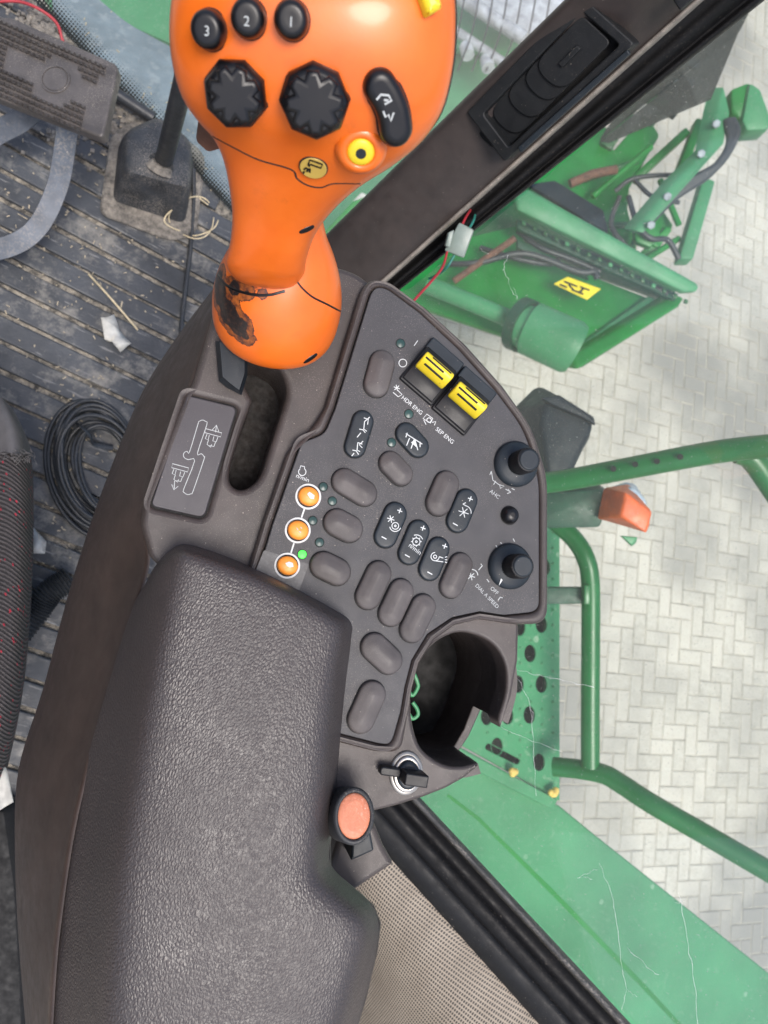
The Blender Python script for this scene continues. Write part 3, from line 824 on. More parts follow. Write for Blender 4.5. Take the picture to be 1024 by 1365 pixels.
# round copper coloured push knob on the side of the pad
CB = Plane(P(469,1087,.408), (CAM - P(469,1087,.408)).normalized() + (R @ Vector((.25, -.05, 0))))
s = mpp(CB, 469, 1087); cl = local_on(CB, 469, 1087, 0)
def ell(r, a, b): return [Vector((v.x * a, v.y * b)) for v in ring(r * s, 48)]
cbt = profile('round_push_knob', ell(30, .92, 1.16), cl, [(0,-.02),(0,.004),(.0006,.0055),(.0016,.0062),(.0026,.0058),(.0030,.0042)], 'rubber', con)
profile('cap', ell(24, .92, 1.16), cl, [(0,.002),(0,.0046),(.0006,.0054),(.0016,.0058),(.004,.0062)], 'copper cap', cbt)
tag(cbt, 'round black knob with a copper coloured face')

# padded armrest
rows = [
 [(205,757,-.012),(217,741,-.012),(237,724,-.012),(256,724,-.012),(350,759,-.012),(448,812,-.012),(468,824,-.012),(473,836,-.012)],
 [(201,764,-.004),(214,745,.006),(236,727,.020),(257,729,.023),(350,763,.023),(446,815,.022),(466,826,.012),(471,838,-.004)],
 [(197,773,-.004),(211,752,.016),(236,731,.031),(259,737,.034),(350,769,.034),(445,821,.033),(463,830,.024),(469,843,.004)],
 [(190,785,-.006),(206,764,.017),(234,741,.033),(257,752,.036),(350,782,.036),(445,834,.036),(461,841,.029),(468,853,.005)],
 [(176,805,-.010),(196,790,.014),(225,768,.031),(250,780,.036),(350,810,.037),(442,850,.036),(458,856,.030),(467,866,.005)],
 [(142,920,-.010),(165,902,.008),(195,890,.030),(222,890,.036),(340,900,.038),(431,907,.037),(448,912,.030),(459,920,.004)],
 [(102,1060,-.020),(134,1052,.000),(166,1045,.027),(196,1045,.036),(330,1050,.040),(420,1050,.038),(436,1050,.030),(448,1050,.002)],
 [(88,1140,-.020),(122,1138,.000),(152,1134,.027),(183,1134,.036),(325,1134,.040),(410,1132,.038),(427,1130,.030),(440,1125,.0)],
 [(85,1160,-.020),(119,1158,.000),(149,1156,.027),(180,1156,.036),(325,1158,.040),(408,1156,.038),(426,1150,.030),(438,1142,.0)],
 [(81,1182,-.020),(116,1181,.000),(146,1180,.027),(177,1182,.036),(322,1186,.040),(414,1181,.038),(432,1172,.030),(441,1158,.0)],
 [(78,1212,-.020),(113,1212,.000),(143,1212,.027),(174,1214,.036),(321,1220,.040),(455,1216,.038),(473,1207,.030),(482,1192,.0)],
 [(76,1232,-.020),(111,1232,.000),(141,1232,.027),(172,1236,.036),(321,1242,.040),(472,1232,.038),(489,1222,.030),(498,1207,.0)],
 [(74,1254,-.020),(109,1254,.000),(139,1254,.027),(170,1258,.036),(321,1262,.040),(474,1251,.038),(494,1243,.030),(507,1230,.0)],
 [(70,1280,-.020),(106,1280,.000),(137,1280,.027),(168,1285,.036),(321,1288,.040),(464,1280,.038),(486,1272,.030),(503,1266,.0)],
 [(66,1330,-.020),(103,1330,.000),(134,1330,.027),(165,1335,.036),(320,1338,.040),(448,1335,.038),(471,1328,.030),(488,1330,.0)],
 [(62,1420,-.020),(99,1420,.000),(130,1420,.027),(161,1420,.036),(318,1420,.040),(418,1420,.038),(442,1420,.030),(458,1430,.0)],
 [(58,1500,-.020),(95,1500,.000),(126,1500,.027),(157,1500,.036),(318,1500,.040),(395,1500,.038),(418,1500,.030),(430,1510,.0)],
]
pad = loft('armrest_pad', [[PAN(*p) for p in r] for r in rows], 'leather', con, sub=3)
tag(pad, 'grained dark vinyl armrest pad')
# vertical skirt below the pad on the window side
sk = [(470,838),(459,920),(448,1050),(440,1125),(441,1158),(482,1192),(498,1207),(507,1230),(503,1266),(488,1330),(458,1430)]
loft('pad_skirt', [[PAN(x, y, -.0005), PAN(x + 1, y, -.02), PAN(x - 6, y, -.07)] for x, y in sk], 'console plastic', con)

# left flank
fl = [((302,370),(296,372),(291,374)), ((283,421),(262,420),(240,437)), ((255,514),(222,502),(196,499)), ((246,523),(207,532),(172,545)),
      ((191,667),(151,662),(122,677)), ((187,700),(141,720),(105,728)), ((200,745),(132,770),(87,782)), ((178,805),(118,850),(64,867)),
      ((142,922),(85,930),(47,938)), ((102,1062),(55,1040),(18,1010)), ((86,1152),(45,1130),(12,1075)), ((76,1230),(40,1220),(15,1200)),
      ((70,1275),(35,1290),(24,1300)), ((62,1420),(42,1420),(36,1420)), ((58,1500),(48,1500),(44,1500))]
fr = []
for a, b, c in fl:
    fr.append([PAN(a[0] + 6, a[1], -.014), PAN(a[0] - 1, a[1], -.0145), PAN(a[0] - 7, a[1] + 1, -.024), PAN(*b, -.06), PAN(*c, -.12), PAN(c[0] + 12, c[1] - 4, -.17), PAN(c[0] + 60, c[1] - 8, -.30)])
flk = loft('side_panel', fr, 'flank plastic', con, sub=2)

# bracket behind the copper knob
prism('bracket', fil([(432,1180),(455,1104,4),(500,1098,4),(512,1128),(526,1152,5),(470,1190,4)]), PAN, -.08, -.12, 'console plastic', con, bev=.004)
prism('latch', fil([(470,1120,2),(494,1108,3),(499,1134,4),(468,1148,3)]), PAN, -.06, -.09, 'dark button', con, bev=.0015)

# ================================================================== CONTROL LEVER
stk = thing('control_lever', PAN(350, 500, -.04), 'orange multifunction hand lever with black buttons and knobs', 'control lever')
_bc = P(312, 412, .412)
_orange('orange plastic', [])

def ellring(l, r, d, t, n=36, ex=2.5, dl=0.0, dr=0.0):
    A, B = P(l[0], l[1], d + dl), P(r[0], r[1], d + dr)
    c = (A + B) / 2; u = (B - A) / 2
    v = (CAM - c).normalized(); v = (v - u.normalized() * v.dot(u.normalized())).normalized() * (t / 2)
    out = []
    for k in range(n):
        a = 2 * pi * k / n; ca, sa = cos(a), sin(a)
        out.append(c + u * (abs(ca) ** (2 / ex)) * (1 if ca > 0 else -1) + v * (abs(sa) ** (2 / ex)) * (1 if sa > 0 else -1))
    return out
R_ = [((380,-150),(450,-150),.262,.010),((300,-128),(540,-128),.262,.036),((255,-75),(590,-70),.263,.050),((236,-20),(605,-12),.266,.056),((230,35),(607,45),.272,.058),((234,85),(602,98),.279,.057),((247,130),(588,150),.288,.055),
      ((268,162),(561,190),.297,.052),((289,186),(522,222),.307,.049),((302,215),(477,250),.318,.044),((310,255),(442,281),.331,.040),((313,290),(419,312),.344,.037),
      ((310,325),(408,343),.358,.038),((304,348),(405,362),.369,.040),((306,358),(400,371),.374,.039),((312,368),(394,378),.380,.037),((324,377),(384,384),.386,.028),((340,382),(368,386),.390,.012)]
rr = [ellring(*q) for q in R_]
# denser rings
dense = []
cols = list(zip(*rr))
sp_cols = [spline([v for v in c], 4) for c in cols]
rr = [list(x) for x in zip(*sp_cols)]
head = loft('handle_grip', rr, 'orange plastic', stk, closed=True, caps=True)
tag(head, 'broad orange grip with a narrow neck')
dg = bpy.context.evaluated_depsgraph_get(); bpy.context.view_layer.update()
HB = BVHTree.FromObject(head, bpy.context.evaluated_depsgraph_get())
def on(bvh, px, py):
    d = ray(px, py).normalized()
    h = bvh.ray_cast(CAM, d)
    return h[0], h[1]
# dark back half showing as a thin line along the edge
bk = [ellring((l[0] - 2 , l[1] + 1), (r[0] + 2.5, r[1] - 1), d + .006, t * .5) for l, r, d, t in R_[:8]]
bk = [list(x) for x in zip(*[spline(list(c), 4) for c in zip(*bk)])]
loft('back_shell', bk, 'stick black', stk, closed=True, caps=True)
# base bulb
bc = P(369, 412, .428)
def ellipsoid(c, ax, ay, az, nu=40, nv=24, ex=1.0):
    rings = []
    for i in range(1, nv):
        th = pi * i / nv
        rings.append([c + ax * cos(2*pi*j/nu) * sin(th) + az * sin(2*pi*j/nu) * sin(th) + ay * cos(th) for j in range(nu)])
    return rings
vdir = (CAM - bc).normalized()
right = (R @ Vector((1, -.05, 0))); right = (right - vdir * right.dot(vdir)).normalized(); upv = vdir.cross(right)
axis = (upv * .85 + right * .12 + vdir * .52).normalized()      # lever axis at the base
ux = (right - axis * right.dot(axis)).normalized(); uz = axis.cross(ux)
bulb = []
for (h, r) in [(.060,.0150),(.052,.0185),(.046,.0212),(.040,.0248),(.032,.0290),(.023,.0326),(.013,.0352),(.004,.0361),(-.005,.0358),(-.012,.0345),(-.017,.0322),(-.0205,.029),(-.0228,.024),(-.024,.016),(-.024,.004)]:
    bulb.append([bc + axis * h + ux * r * cos(2*pi*j/48) + uz * r * sin(2*pi*j/48) for j in range(48)])
bulb = [list(x) for x in zip(*[spline(list(c), 3) for c in zip(*bulb)])]
bb = loft('base_bulb', bulb, 'orange plastic', stk, closed=True, caps=True)
tag(bb, 'round orange lever base with black worn scuff')
BB = BVHTree.FromObject(bb, bpy.context.evaluated_depsgraph_get())
_wp = []
for (x, y, r_, nz) in ((293,392,.0098,0),(303,416,.0105,0),(317,434,.0092,0),(291,374,.009,0),(312,384,.0070,0),(330,389,.0045,0),(350,391,.0030,0),(328,449,.0055,0)):
    h_, n_ = on(BB, x, y)
    if h_: _wp.append((tuple(h_), r_, nz))
_orange('orange worn', _wp)
bb.data.materials.clear(); bb.data.materials.append(MATS['orange worn'])
def seam(name, px, bvh, r, par, mat='stick black'):
    pts = []
    for q in spline([Vector(p) for p in px], 8):
        h, n = on(bvh, q.x, q.y)
        if h: pts.append(h - n * r * .55)
    if len(pts) > 2: return tube(name, pts, r, mat, par, 6)
seam('seam', [(394,372),(403,384),(417,396),(435,405),(454,415)], BB, .0007, bb)
seam('lip_gap', [(290,366),(302,380),(318,388),(340,393),(360,393),(380,388)], BB, .0011, bb, 'stick black')
seam('seam', [(284,182),(310,196),(345,213),(388,226),(396,238),(410,247),(428,250),(445,245),(480,245)], HB, .0006, head, 'slot dirt')
def spot(name, px, py, a, b, ang, mat, par, bvh, t=.0006):
    h, n = on(bvh, px, py); loc = Local(h, n, ray(px + cos(radians(ang)), py + sin(radians(ang))) - ray(px, py))
    s = (h - CAM).dot(R @ Vector((0, 0, -1))) / F
    return profile(name, [Vector((v.x * a * s, v.y * b * s)) for v in ring(1)], loc, [(0, -.002), (0, t * .5), (.0003, t)], mat, par)
spot('chip', 409, 306, 11, 6, -10, 'stick black', head, HB, .0003)
spot('chip', 414, 478, 11, 5, -30, 'stick black', bb, BB, .0003)
# stem below the bulb
st = [PAN(x, y, o) for x, y, o in ((350,440,.0),(322,490,-.015),(318,500,-.05))]
loft('stem', [[PAN(287,455,-.004),PAN(292,508,-.004),PAN(303,517,-.004),PAN(322,527,-.004),PAN(330,500,-.004),PAN(330,460,-.004)],
              [PAN(293,455,.004),PAN(297,502,.004),PAN(306,510,.004),PAN(319,520,.004),PAN(326,498,.004),PAN(326,460,.004)],
              [PAN(300,458,.0045),PAN(305,490,.0045),PAN(309,497,.0045),PAN(315,505,.0045),PAN(320,490,.0045),PAN(320,460,.0045)]], 'dark button', stk, closed=True, caps=True, sharp=30)

def headloc(px, py, ang, blend=.5, sink=0.0):
    h, n = on(HB, px, py); v = (CAM - h).normalized()
    n = (n * (1 - blend) + v * blend).normalized()
    x = ray(px + cos(radians(ang)), py + sin(radians(ang))) - ray(px, py)
    return Local(h - n * sink, n, x), (h - CAM).dot(R @ Vector((0, 0, -1))) / F
class LP(Local): pass
for (x, y, ch, tx, ty) in ((282,40,'3',275,46),(333,25,'2',328,33),(390,27,'1',387,34)):
    loc, s = headloc(x, y, 0, .6)
    r = 23 * s
    profile('collar', [Vector((v.x, v.y * 1.04)) for v in ring(r * 1.06)], loc, [(0,-.004),(0,.0008),(.0004,.0012)], 'dark gap', head)
    b = profile('thumb_button', [Vector((v.x, v.y * 1.04)) for v in ring(r)], loc, [(0,-.004),(0,.004),(r*.05,.0062),(r*.14,.0078),(r*.27,.0086),(r*.45,.0088),(r*.8,.0087)], 'stick black', stk)
    tag(b, 'round black thumb button numbered ' + ch)
    top = Plane(loc.o + loc.n * .0089, loc.n)
    words('lettering', ch, top, tx + 1, ty - 4, 12, 8, 'grey ink', b, center=True)
for (x, y, r, a0, lb) in ((316,123,42,22,'left ridged octagonal black knob'),(420,132,46,45,'right ridged octagonal black knob')):
    loc, s = headloc(x, y, 0, .7)
    def octo(r, dent=0, rot=a0):
        pts = []
        for i in range(8):
            a = radians(rot + 45 * i); p = Vector((cos(a), sin(a))) * r
            pts.append(p)
        return pts
    r *= s
    profile('collar', octo(r * 1.04), loc, [(0,-.005),(0,.001),(.0006,.0015)], 'dark gap', head)
    k = profile('finger_knob', octo(r), loc, [(0,-.005),(0,.0055),(.0012,.0078),(.0024,.0084)], 'stick black', stk)
    # raised star on the face
    star_ = []
    for i in range(8):
        a = radians(a0 + 45 * i)
        star_ += [Vector((cos(a - .2), sin(a - .2))) * r * .82, Vector((cos(a + .2), sin(a + .2))) * r * .82, Vector((cos(a + .393), sin(a + .393))) * r * .60]
    profile('raised_star', star_, loc, [(0,.006),(0,.0094),(.0006,.0102),(.0014,.0104)], 'stick black', k)
    tag(k, lb)
# kidney rocker
loc, s = headloc(517, 140, 68, .6)
path = spline([Vector((-27,-1)),Vector((-10,2.5)),Vector((10,2.5)),Vector((29,-2))], 8)
def sausage(r):
    L = []; Rr = []
    for i, p in enumerate(path):
        t = (path[min(i+1,len(path)-1)] - path[max(i-1,0)]).normalized(); m = Vector((-t.y, t.x))
        L.append(p + m * r); Rr.append(p - m * r)
    t1 = (path[-1] - path[-2]).normalized(); a1 = atan2(t1.y, t1.x); t0 = (path[0] - path[1]).normalized(); a0 = atan2(t0.y, t0.x)
    cap1 = [path[-1] + Vector((cos(a1 + k * pi/16), sin(a1 + k * pi/16))) * r for k in range(-7, 8)]
    cap0 = [path[0] + Vector((cos(a0 + k * pi/16), sin(a0 + k * pi/16))) * r for k in range(-7, 8)]
    return [v * s for v in Rr + cap1 + L[::-1] + cap0]
profile('collar', sausage(24), loc, [(0,-.005),(0,.0008),(.0005,.0013)], 'dark gap', head)
kr = profile('thumb_rocker', sausage(22), loc, [(0,-.005),(0,.003),(.0006,.0048),(.0014,.0058),(.0024,.0063),(.0036,.0064)], 'stick black', stk)
tag(kr, 'curved black thumb rocker with worn white symbols')
tp = Plane(loc.o + loc.n * .0066, loc.n)
strokes('symbol', [[(502,133),(508,126),(518,127),(522,134),(513,139)],[(512,133),(518,134)],[(511,148),(514,156),(518,153),(521,161),(525,150)]], tp, 0, 2.0, 'grey ink', kr)
# yellow button in a raised orange collar
loc, s = headloc(481, 198, 0, .45)
tag(profile('raised_collar', ring(37 * s, 48), loc, [(0,-.012),(.0006,.0004),(.0022,.0024),(.0036,.0033),(.0046,.0033),(.0054,.0026),(.0058,.0)], 'orange plastic', head), 'raised orange ring round the yellow button')
yb = profile('thumb_button', ring(18.5 * s), loc, [(0,-.003),(0,.0024),(.0004,.0031),(.0012,.0036),(.0028,.0038)], 'yellow plastic', stk)
profile('gap', ring(20 * s), loc, [(0,-.003),(0,.0014)], 'dark gap', head)
profile('centre_dot', ring(7 * s), loc, [(0,.002),(0,.00395)], 'dark button', yb)
tag(yb, 'round yellow button with a dark centre')
loc, s = headloc(418, 222, 0, .15)
profile('rim', ring(19.5 * s), loc, [(0,-.002),(0,.0006),(.0003,.0009)], 'dark gap', head)
plain('olive decal', (.42, .29, .06), .5, var=.1)
yd = profile('round_decal', ring(18 * s), loc, [(0,-.001),(0,.0010),(.0003,.0012)], 'olive decal', stk)
tag(yd, 'round mustard decal with a spout symbol')
tp = Plane(loc.o + loc.n * .0013, loc.n)
strokes('symbol', [[(411,220),(413,213),(430,219),(428,224),(414,219),(412,222),'c'],[(409,223),(405,226)],[(411,224),(409,229)],[(413,224),(413,230)],[(406,228),(404,231)]], tp, 0, 1.4, 'stick black', yd)
# yellow tab at the top edge and a brown trigger at the back
loc, s = headloc(566, -4, 60, .5)
profile('edge_tab', [v * s for v in [Vector(p) for p in fil([(-30,-10,5),(22,-12,5),(22,12,5),(-30,12,5)])]], loc, [(0,-.006),(0,.004),(.0008,.0055),(.002,.006)], 'yellow plastic', stk)
slab('rear_trigger', [(262,158,.33),(280,172,.325),(296,200,.335),(276,206,.34),(258,188,.34)], 'rust', stk, .012, .002)

# ================================================================== PILLAR, VENT, GLASS, SILL
pil = thing('window_pillar', P(470, 380, .9), 'dark brown plastic window pillar with a built in air vent', 'pillar')
def lin(a, b, t): return (a[0] + (b[0] - a[0]) * t, a[1] + (b[1] - a[1]) * t)
pd = lambda t: .86 - .22 * t
L0, L1, R0_, R1_ = (424,323), (752,0), (517,375), (939,0)
def prow(t, prof):
    row = []
    for f, dd in prof:
        l = lin(L0, L1, t); r = lin(R0_, R1_, t); q = lin(l, r, f); row.append(P(q[0], q[1], pd(t) + dd))
    return row
ts = [-.35, -.2, 0, .25, .5, .75, 1, 1.2, 1.35]
loft('pillar_body', [prow(t, [(.03,.09),(-.0,.04),(.0,.012),(.04,.003),(.12,0),(.5,-.002),(.80,0),(.90,.002),(.955,.006)]) for t in ts], 'pillar plastic', pil, sub=1)
loft('edge_trim', [prow(t, [(.90,.02),(.925,.0035),(.95,.001),(.985,.003),(1.0,.010),(1.0,.05)]) for t in ts], 'pillar edge', pil, sub=1)
S0, S1 = (535,385), (1020,0)
def srow(t, prof):
    row = []
    for f, dd in prof:
        l = lin(R0_, R1_, t); r = lin(S0, S1, t); q = lin(l, r, f); row.append(P(q[0], q[1], pd(t) + dd))
    return row
loft('rubber_seal', [srow(t, [(-.1,.03),(.2,.03),(.3,.022),(.6,.022),(.7,.03),(.8,.018),(.95,.018),(1.0,.028),(1.0,.06)]) for t in ts], 'seal black', pil, sub=1)
pf = lambda x, y: 0
VP = plane3((622,150,.86-.22*.5+0), (774,-6,.86-.22*.92), (700,200,.86-.22*.52))
def tfor(x, y):
    # pillar depth at a pixel, by its place along the pillar
    ax = (Vector(L1) + Vector(R1_)) / 2 - (Vector(L0) + Vector(R0_)) / 2; q = Vector((x, y)) - (Vector(L0) + Vector(R0_)) / 2
    return q.dot(ax) / ax.length_squared
VP = plane3((622,150,pd(tfor(622,150))), (774,-6,pd(tfor(774,-6))), (720,150,pd(tfor(720,150)) - .001))
VP = VP.shifted(.016)
vent = prism('air_vent', fil([(622,150,4),(774,-7,4),(846,58,6),(672,216,4)]), VP, .004, -.02, 'vent plastic', pil, bev=.0015, holes=[fil([(644,152,5),(776,16,5),(826,60,6),(678,197,5)])])
prism('vent_back', [(635,152),(776,6),(836,60),(676,206)], VP, -.012, -.016, 'dark gap', vent, bev=0)
ax = Vector((140,-143)).normalized(); ex_ = Vector((.73,.68))
for i, t in enumerate((0, 30, 60, 92, 134)):
    c = Vector((668,168)) + ax * t
    hw = 27; ln = 30 if i < 4 else 48
    o = fil([tuple(c - ax * ln - ex_ * hw) + (25,), tuple(c + ax * ln - ex_ * hw) + (10,), tuple(c + ax * ln + ex_ * hw) + (10,), tuple(c - ax * ln + ex_ * hw) + (25,)])
    prism('louvre', o, VP, -.0085 + i * .0026, -.0105 + i * .0026, 'vent plastic', vent, bev=.001)
o = Vector((668,168)) + ax * 132
prism('thumb_tab', fil([tuple(o - ex_*4 - ax*20)+(3,), tuple(o - ex_*4 + ax*16)+(3,), tuple(o + ex_*4 + ax*16)+(3,), tuple(o + ex_*4 - ax*20)+(3,)]), VP, .005, -.002, 'vent plastic', vent, bev=.001)
prism('grille_edge', fil([(690,197,2),(836,66,2),(840,72,2),(694,204,2)]), VP, .0085, .004, 'dark button', vent, bev=.001)
prism('clip_slot', fil([(896,-2,2),(930,-30,2),(945,-22,2),(906,14,2)]), VP, .004, -.01, 'vent plastic', pil, bev=.001)

GL = plane3((548,388,.90), (1016,0,.685), (700,1248,.76))
def pane(name, corners, pl, mat, label, cat):
    prism_o = prism(name, corners, pl, 0, -.004, mat, None, bev=0)
    return tag(prism_o, label, cat)
pane('window_pane', [(500,400),(548,384),(1030,-14),(1180,-120),(1180,1500),(900,1420),(868,1386),(560,1066),(480,980)], GL, 'dusty glass', 'dusty cobwebbed side window pane beside the console', 'window')

sill = thing('window_sill', P(640, 1230, .75), 'black rubber window sill running below the side window', 'sill')
def sillrow(t, pts):
    return [P(a[0] + (b[0] - a[0]) * t, a[1] + (b[1] - a[1]) * t, d) for a, b, d in pts]
SL = [-.35, 0, .25, .5, .75, 1, 1.3]
A_ = [((470,1100),(745,1400),.74),((473,1099),(749,1400),.717),((500,1084),(788,1400),.709),((507,1082),(796,1400),.716)]
loft('inner_strip', [sillrow(t, A_) for t in SL], 'sill strip', sill, sub=1)
B_ = [((500,1084),(788,1400),.72),((512,1081),(804,1400),.712),((528,1078),(824,1400),.712),((533,1076),(830,1400),.722),((545,1073),(850,1400),.722),((551,1071),(856,1400),.714)]
loft('black_channel', [sillrow(t, B_) for t in SL], 'seal black', sill, sub=1)
C_ = [((549,1072),(853,1400),.74),((552,1070),(858,1400),.712),((557,1068),(866,1400),.708),((562,1066),(872,1400),.72),((563,1066),(874,1400),.78)]
loft('outer_seal', [sillrow(t, C_) for t in SL], 'seal grey', sill, sub=1)

rows = [[(430,1130,.80),(455,1150,.745),(480,1135,.715),(530,1118,.722)],[(440,1215,.80),(462,1200,.745),(490,1185,.715),(545,1158,.722)],[(455,1290,.83),(500,1280,.755),(545,1268,.713),(622,1243,.722)],[(455,1400,.87),(540,1400,.77),(620,1400,.72),(768,1398,.728)],[(455,1480,.9),(560,1480,.77),(680,1480,.72),(842,1478,.728)]]
tag(loft('perforated_trim', [[P(*p) for p in r] for r in rows], 'perforated vinyl', None, sub=2, solid=.01), 'tan perforated vinyl trim between the pad and the sill', 'trim')

# wires and connector on the pillar
wc = thing('wire_connector', P(610, 320, .8), 'clear nylon plug joining red and green wires on the pillar', 'connector')
slab('plug_body', [(612,296,.80),(632,306,.80),(618,344,.81),(592,334,.81)], 'connector nylon', wc, .012, .002)
slab('plug_latch', [(598,310,.795),(606,306,.795),(600,330,.80),(594,328,.80)], 'connector nylon', wc, .006, .001)
tube('red_wire', [P(*p) for p in ((616,300,.81),(622,288,.82),(630,276,.84))], .0014, 'red wire', wc, 8, smooth=4)
tube('teal_wire', [P(*p) for p in ((626,304,.81),(632,292,.82),(634,280,.84))], .0014, 'teal wire', wc, 8, smooth=4)
tube('red_wire', [P(*p) for p in ((596,336,.81),(590,356,.80),(575,375,.78),(550,403,.76),(535,425,.75))], .0014, 'red wire', wc, 8, smooth=5)
tube('teal_wire', [P(*p) for p in ((606,340,.815),(596,356,.82),(585,365,.84),(572,372,.86))], .0014, 'teal wire', wc, 8, smooth=5)

# cobwebs on the pane
def web(name, lines, label):
    bm = bmesh.new()
    for ln in lines:
        pts = spline([GL(x + random.uniform(-1, 1), y + random.uniform(-1, 1), .003) for x, y in ln], 5)
        pts = [p + Vector([random.uniform(-.0011, .0011) for _ in range(3)]) for p in pts]
        tube_bm(bm, pts, [random.uniform(.00005, .00018) for _ in pts], 4)
    tag(finish(name, bm, 'web silk'), label, 'cobweb', 'cobwebs on the side window')
web('cobweb', [[(798,1150),(815,1195),(822,1230),(830,1290),(835,1320),(828,1345)],[(770,1170),(785,1163),(798,1158)],[(775,1168),(790,1172)],[(835,1320),(850,1330)]], 'long white cobweb strand over the lower green panel')
web('cobweb', [[(838,1265),(860,1285),(876,1300)],[(905,1190),(915,1250),(925,1300),(930,1365)],[(900,1205),(912,1200)]], 'thin cobweb strands nearest the lower right corner')
web('cobweb', [[(688,892),(720,900),(745,905),(790,915)],[(664,968),(700,985),(748,1003)],[(706,940),(712,985),(714,1060)],[(690,905),(705,935),(712,960)]], 'cobweb strands crossing the perforated platform')
web('cobweb', [[(673,360),(680,380),(690,400)],[(675,340),(672,362)],[(640,330),(650,338)],[(690,398),(686,384)]], 'small cobweb wisp in front of the green header')
web('cobweb', [[(652,240),(640,252),(620,270),(600,275)],[(640,252),(660,262),(662,270)]], 'fine cobweb wisp beside the pillar')

# ================================================================== LEFT SIDE: seat, pedal, boot, cables
seat = thing('driver_seat', P(0, 800, .8), 'charcoal ribbed cloth seat edge with red flecks', 'seat')
rows = [[(-430,585,.80),(-20,560,.72),(5,565,.70),(28,585,.71),(40,604,.73),(43,612,.78)],[(-430,660,.80),(-20,650,.71),(10,655,.69),(34,655,.70),(44,660,.73),(46,665,.79)],[(-430,760,.80),(-20,760,.71),(8,760,.69),(32,760,.70),(42,765,.73),(44,765,.79)],
        [(-430,860,.80),(-20,860,.71),(2,860,.69),(26,860,.70),(36,865,.73),(38,868,.79)],[(-430,940,.80),(-20,940,.71),(-8,940,.69),(14,940,.70),(27,945,.73),(28,948,.79)],[(-430,1030,.80),(-30,1030,.72),(-22,1030,.70),(-10,1030,.71),(6,1034,.74),(8,1034,.8)],[(-430,1120,.82),(-40,1120,.74),(-35,1120,.74),(-25,1120,.74),(-15,1120,.76),(-14,1120,.8)]]
loft('cloth_cover', [[P(*p) for p in r] for r in rows], 'knit cloth', seat, sub=2)
rows = [[(-430,470,.84),(-20,505,.75),(2,530,.72),(10,538,.73),(14,540,.77)],[(-430,520,.82),(-20,530,.725),(8,545,.70),(22,556,.715),(26,560,.77)],[(-430,580,.81),(-20,575,.715),(8,575,.693),(32,583,.703),(40,592,.76)],[(-430,606,.80),(-20,600,.713),(8,603,.688),(34,606,.696),(45,612,.75)]]
plain('seat leather', (.075, .072, .075), .55, var=.25, grain=(900, .5, .001))
loft('leather_edge', [[P(*p) for p in r] for r in rows], 'seat leather', seat, sub=2)
bm = bmesh.new()
for i in range(60):
    x = random.uniform(2, 46); b = P(x, 606 + random.uniform(-4, 4), .688); e = b + R @ Vector((random.uniform(-.004, .006), random.uniform(-.008, .004), .004))
    tube_bm(bm, [b, (b + e) / 2 + Vector((.001, 0, .001)), e], .0003, 4)
finish('frayed_thread', bm, 'seat leather', seat)

slab('seat_base', [(-430,1080,.92),(6,1080,.95),(20,1180,.95),(28,1310,.95),(34,1500,.95),(-430,1500,.92)], 'dark gap', seat, .05, .01)
ped = thing('foot_pedal', P(70, 150, 1.0), 'grey studded rubber foot pedal on a curved flat arm', 'pedal')
PP = plane3((8,24,.89), (158,88,.885), (138,183,.875))
pq = fil([(-40,6,8),(4,22,0),(14,22,8),(158,86,10),(137,184,8),(-40,116,8)])
pd_ = prism('pedal_pad', pq, PP, 0, -.014, 'pedal rubber', ped, bev=.003)
bm = bmesh.new()
u = Vector((150,66)).normalized(); v = Vector((-.22,.975))
for i in range(-5, 22):
    for j in range(0, 13):
        c = Vector((13, 34)) + u * (i * 7.6) + v * (j * 7.6)
        d = Vector((c.x - 74, c.y - 106))
        uu = (c - Vector((13, 33))).dot(u)
        if d.length < 33 or (abs(d.y - d.x * .44) < 14 and d.length < 75 and abs(d.x) > 20): continue
        if uu > 140: continue
        q = [PP(c.x + a, c.y + b, .0) for a, b in ((-3.4,-4.2),(3.7,-1.2),(3.2,4.2),(-3.9,1.2))]
        tp_ = PP(c.x - .8, c.y + .6, .0058)
        vs = [bm.verts.new(p) for p in q]; t = bm.verts.new(tp_)
        for k in range(4): bm.faces.new((vs[k - 1], vs[k], t))
finish('studs', bm, 'pedal rubber', pd_, smooth=False)
s = mpp(PP, 74, 106)
finish('round_boss', prism_bm([[Vector((w.x, w.y)) for w in ring(20 * s)], ring(17.5 * s)], local_on(PP, 74, 106, 0), .0016, -.001, bev=.0005), 'pedal rubber', pd_, recalc=False)
profile('rubber_dot', ring(16.5 * s), local_on(PP, 74, 106, 0), [(0,-.001),(0,.0006),(.0004,.001)], 'pedal rubber', pd_)
for (nm, pts, w) in (('pedal_arm', [(92,150,.93),(86,200,.96),(76,250,.985),(52,300,1.00),(18,326,1.005),(-40,340,1.01)], 15), ('pedal_arm', [(60,130,.93),(28,160,.96),(-5,178,.98),(-60,215,1.0)], 17)):
    sp_ = spline([P(*p) for p in pts], 6); px_ = spline([Vector(p) for p in pts], 6)
    rws = []
    for i, p in enumerate(sp_):
        t = (px_[min(i + 1, len(px_) - 1)] - px_[max(i - 1, 0)]); t = Vector((t.x, t.y)).normalized(); m = Vector((-t.y, t.x)) * w
        q = px_[i]; tilt = .012
        rws.append([P(q.x + m.x * f_, q.y + m.y * f_, q.z + g_) for f_, g_ in ((-1.0,.0075),(-.96,.006),(0,0),(.96,-.006),(1.0,-.0045))])
    loft(nm, rws, 'pedal arm paint', ped, solid=.004, sharp=40)

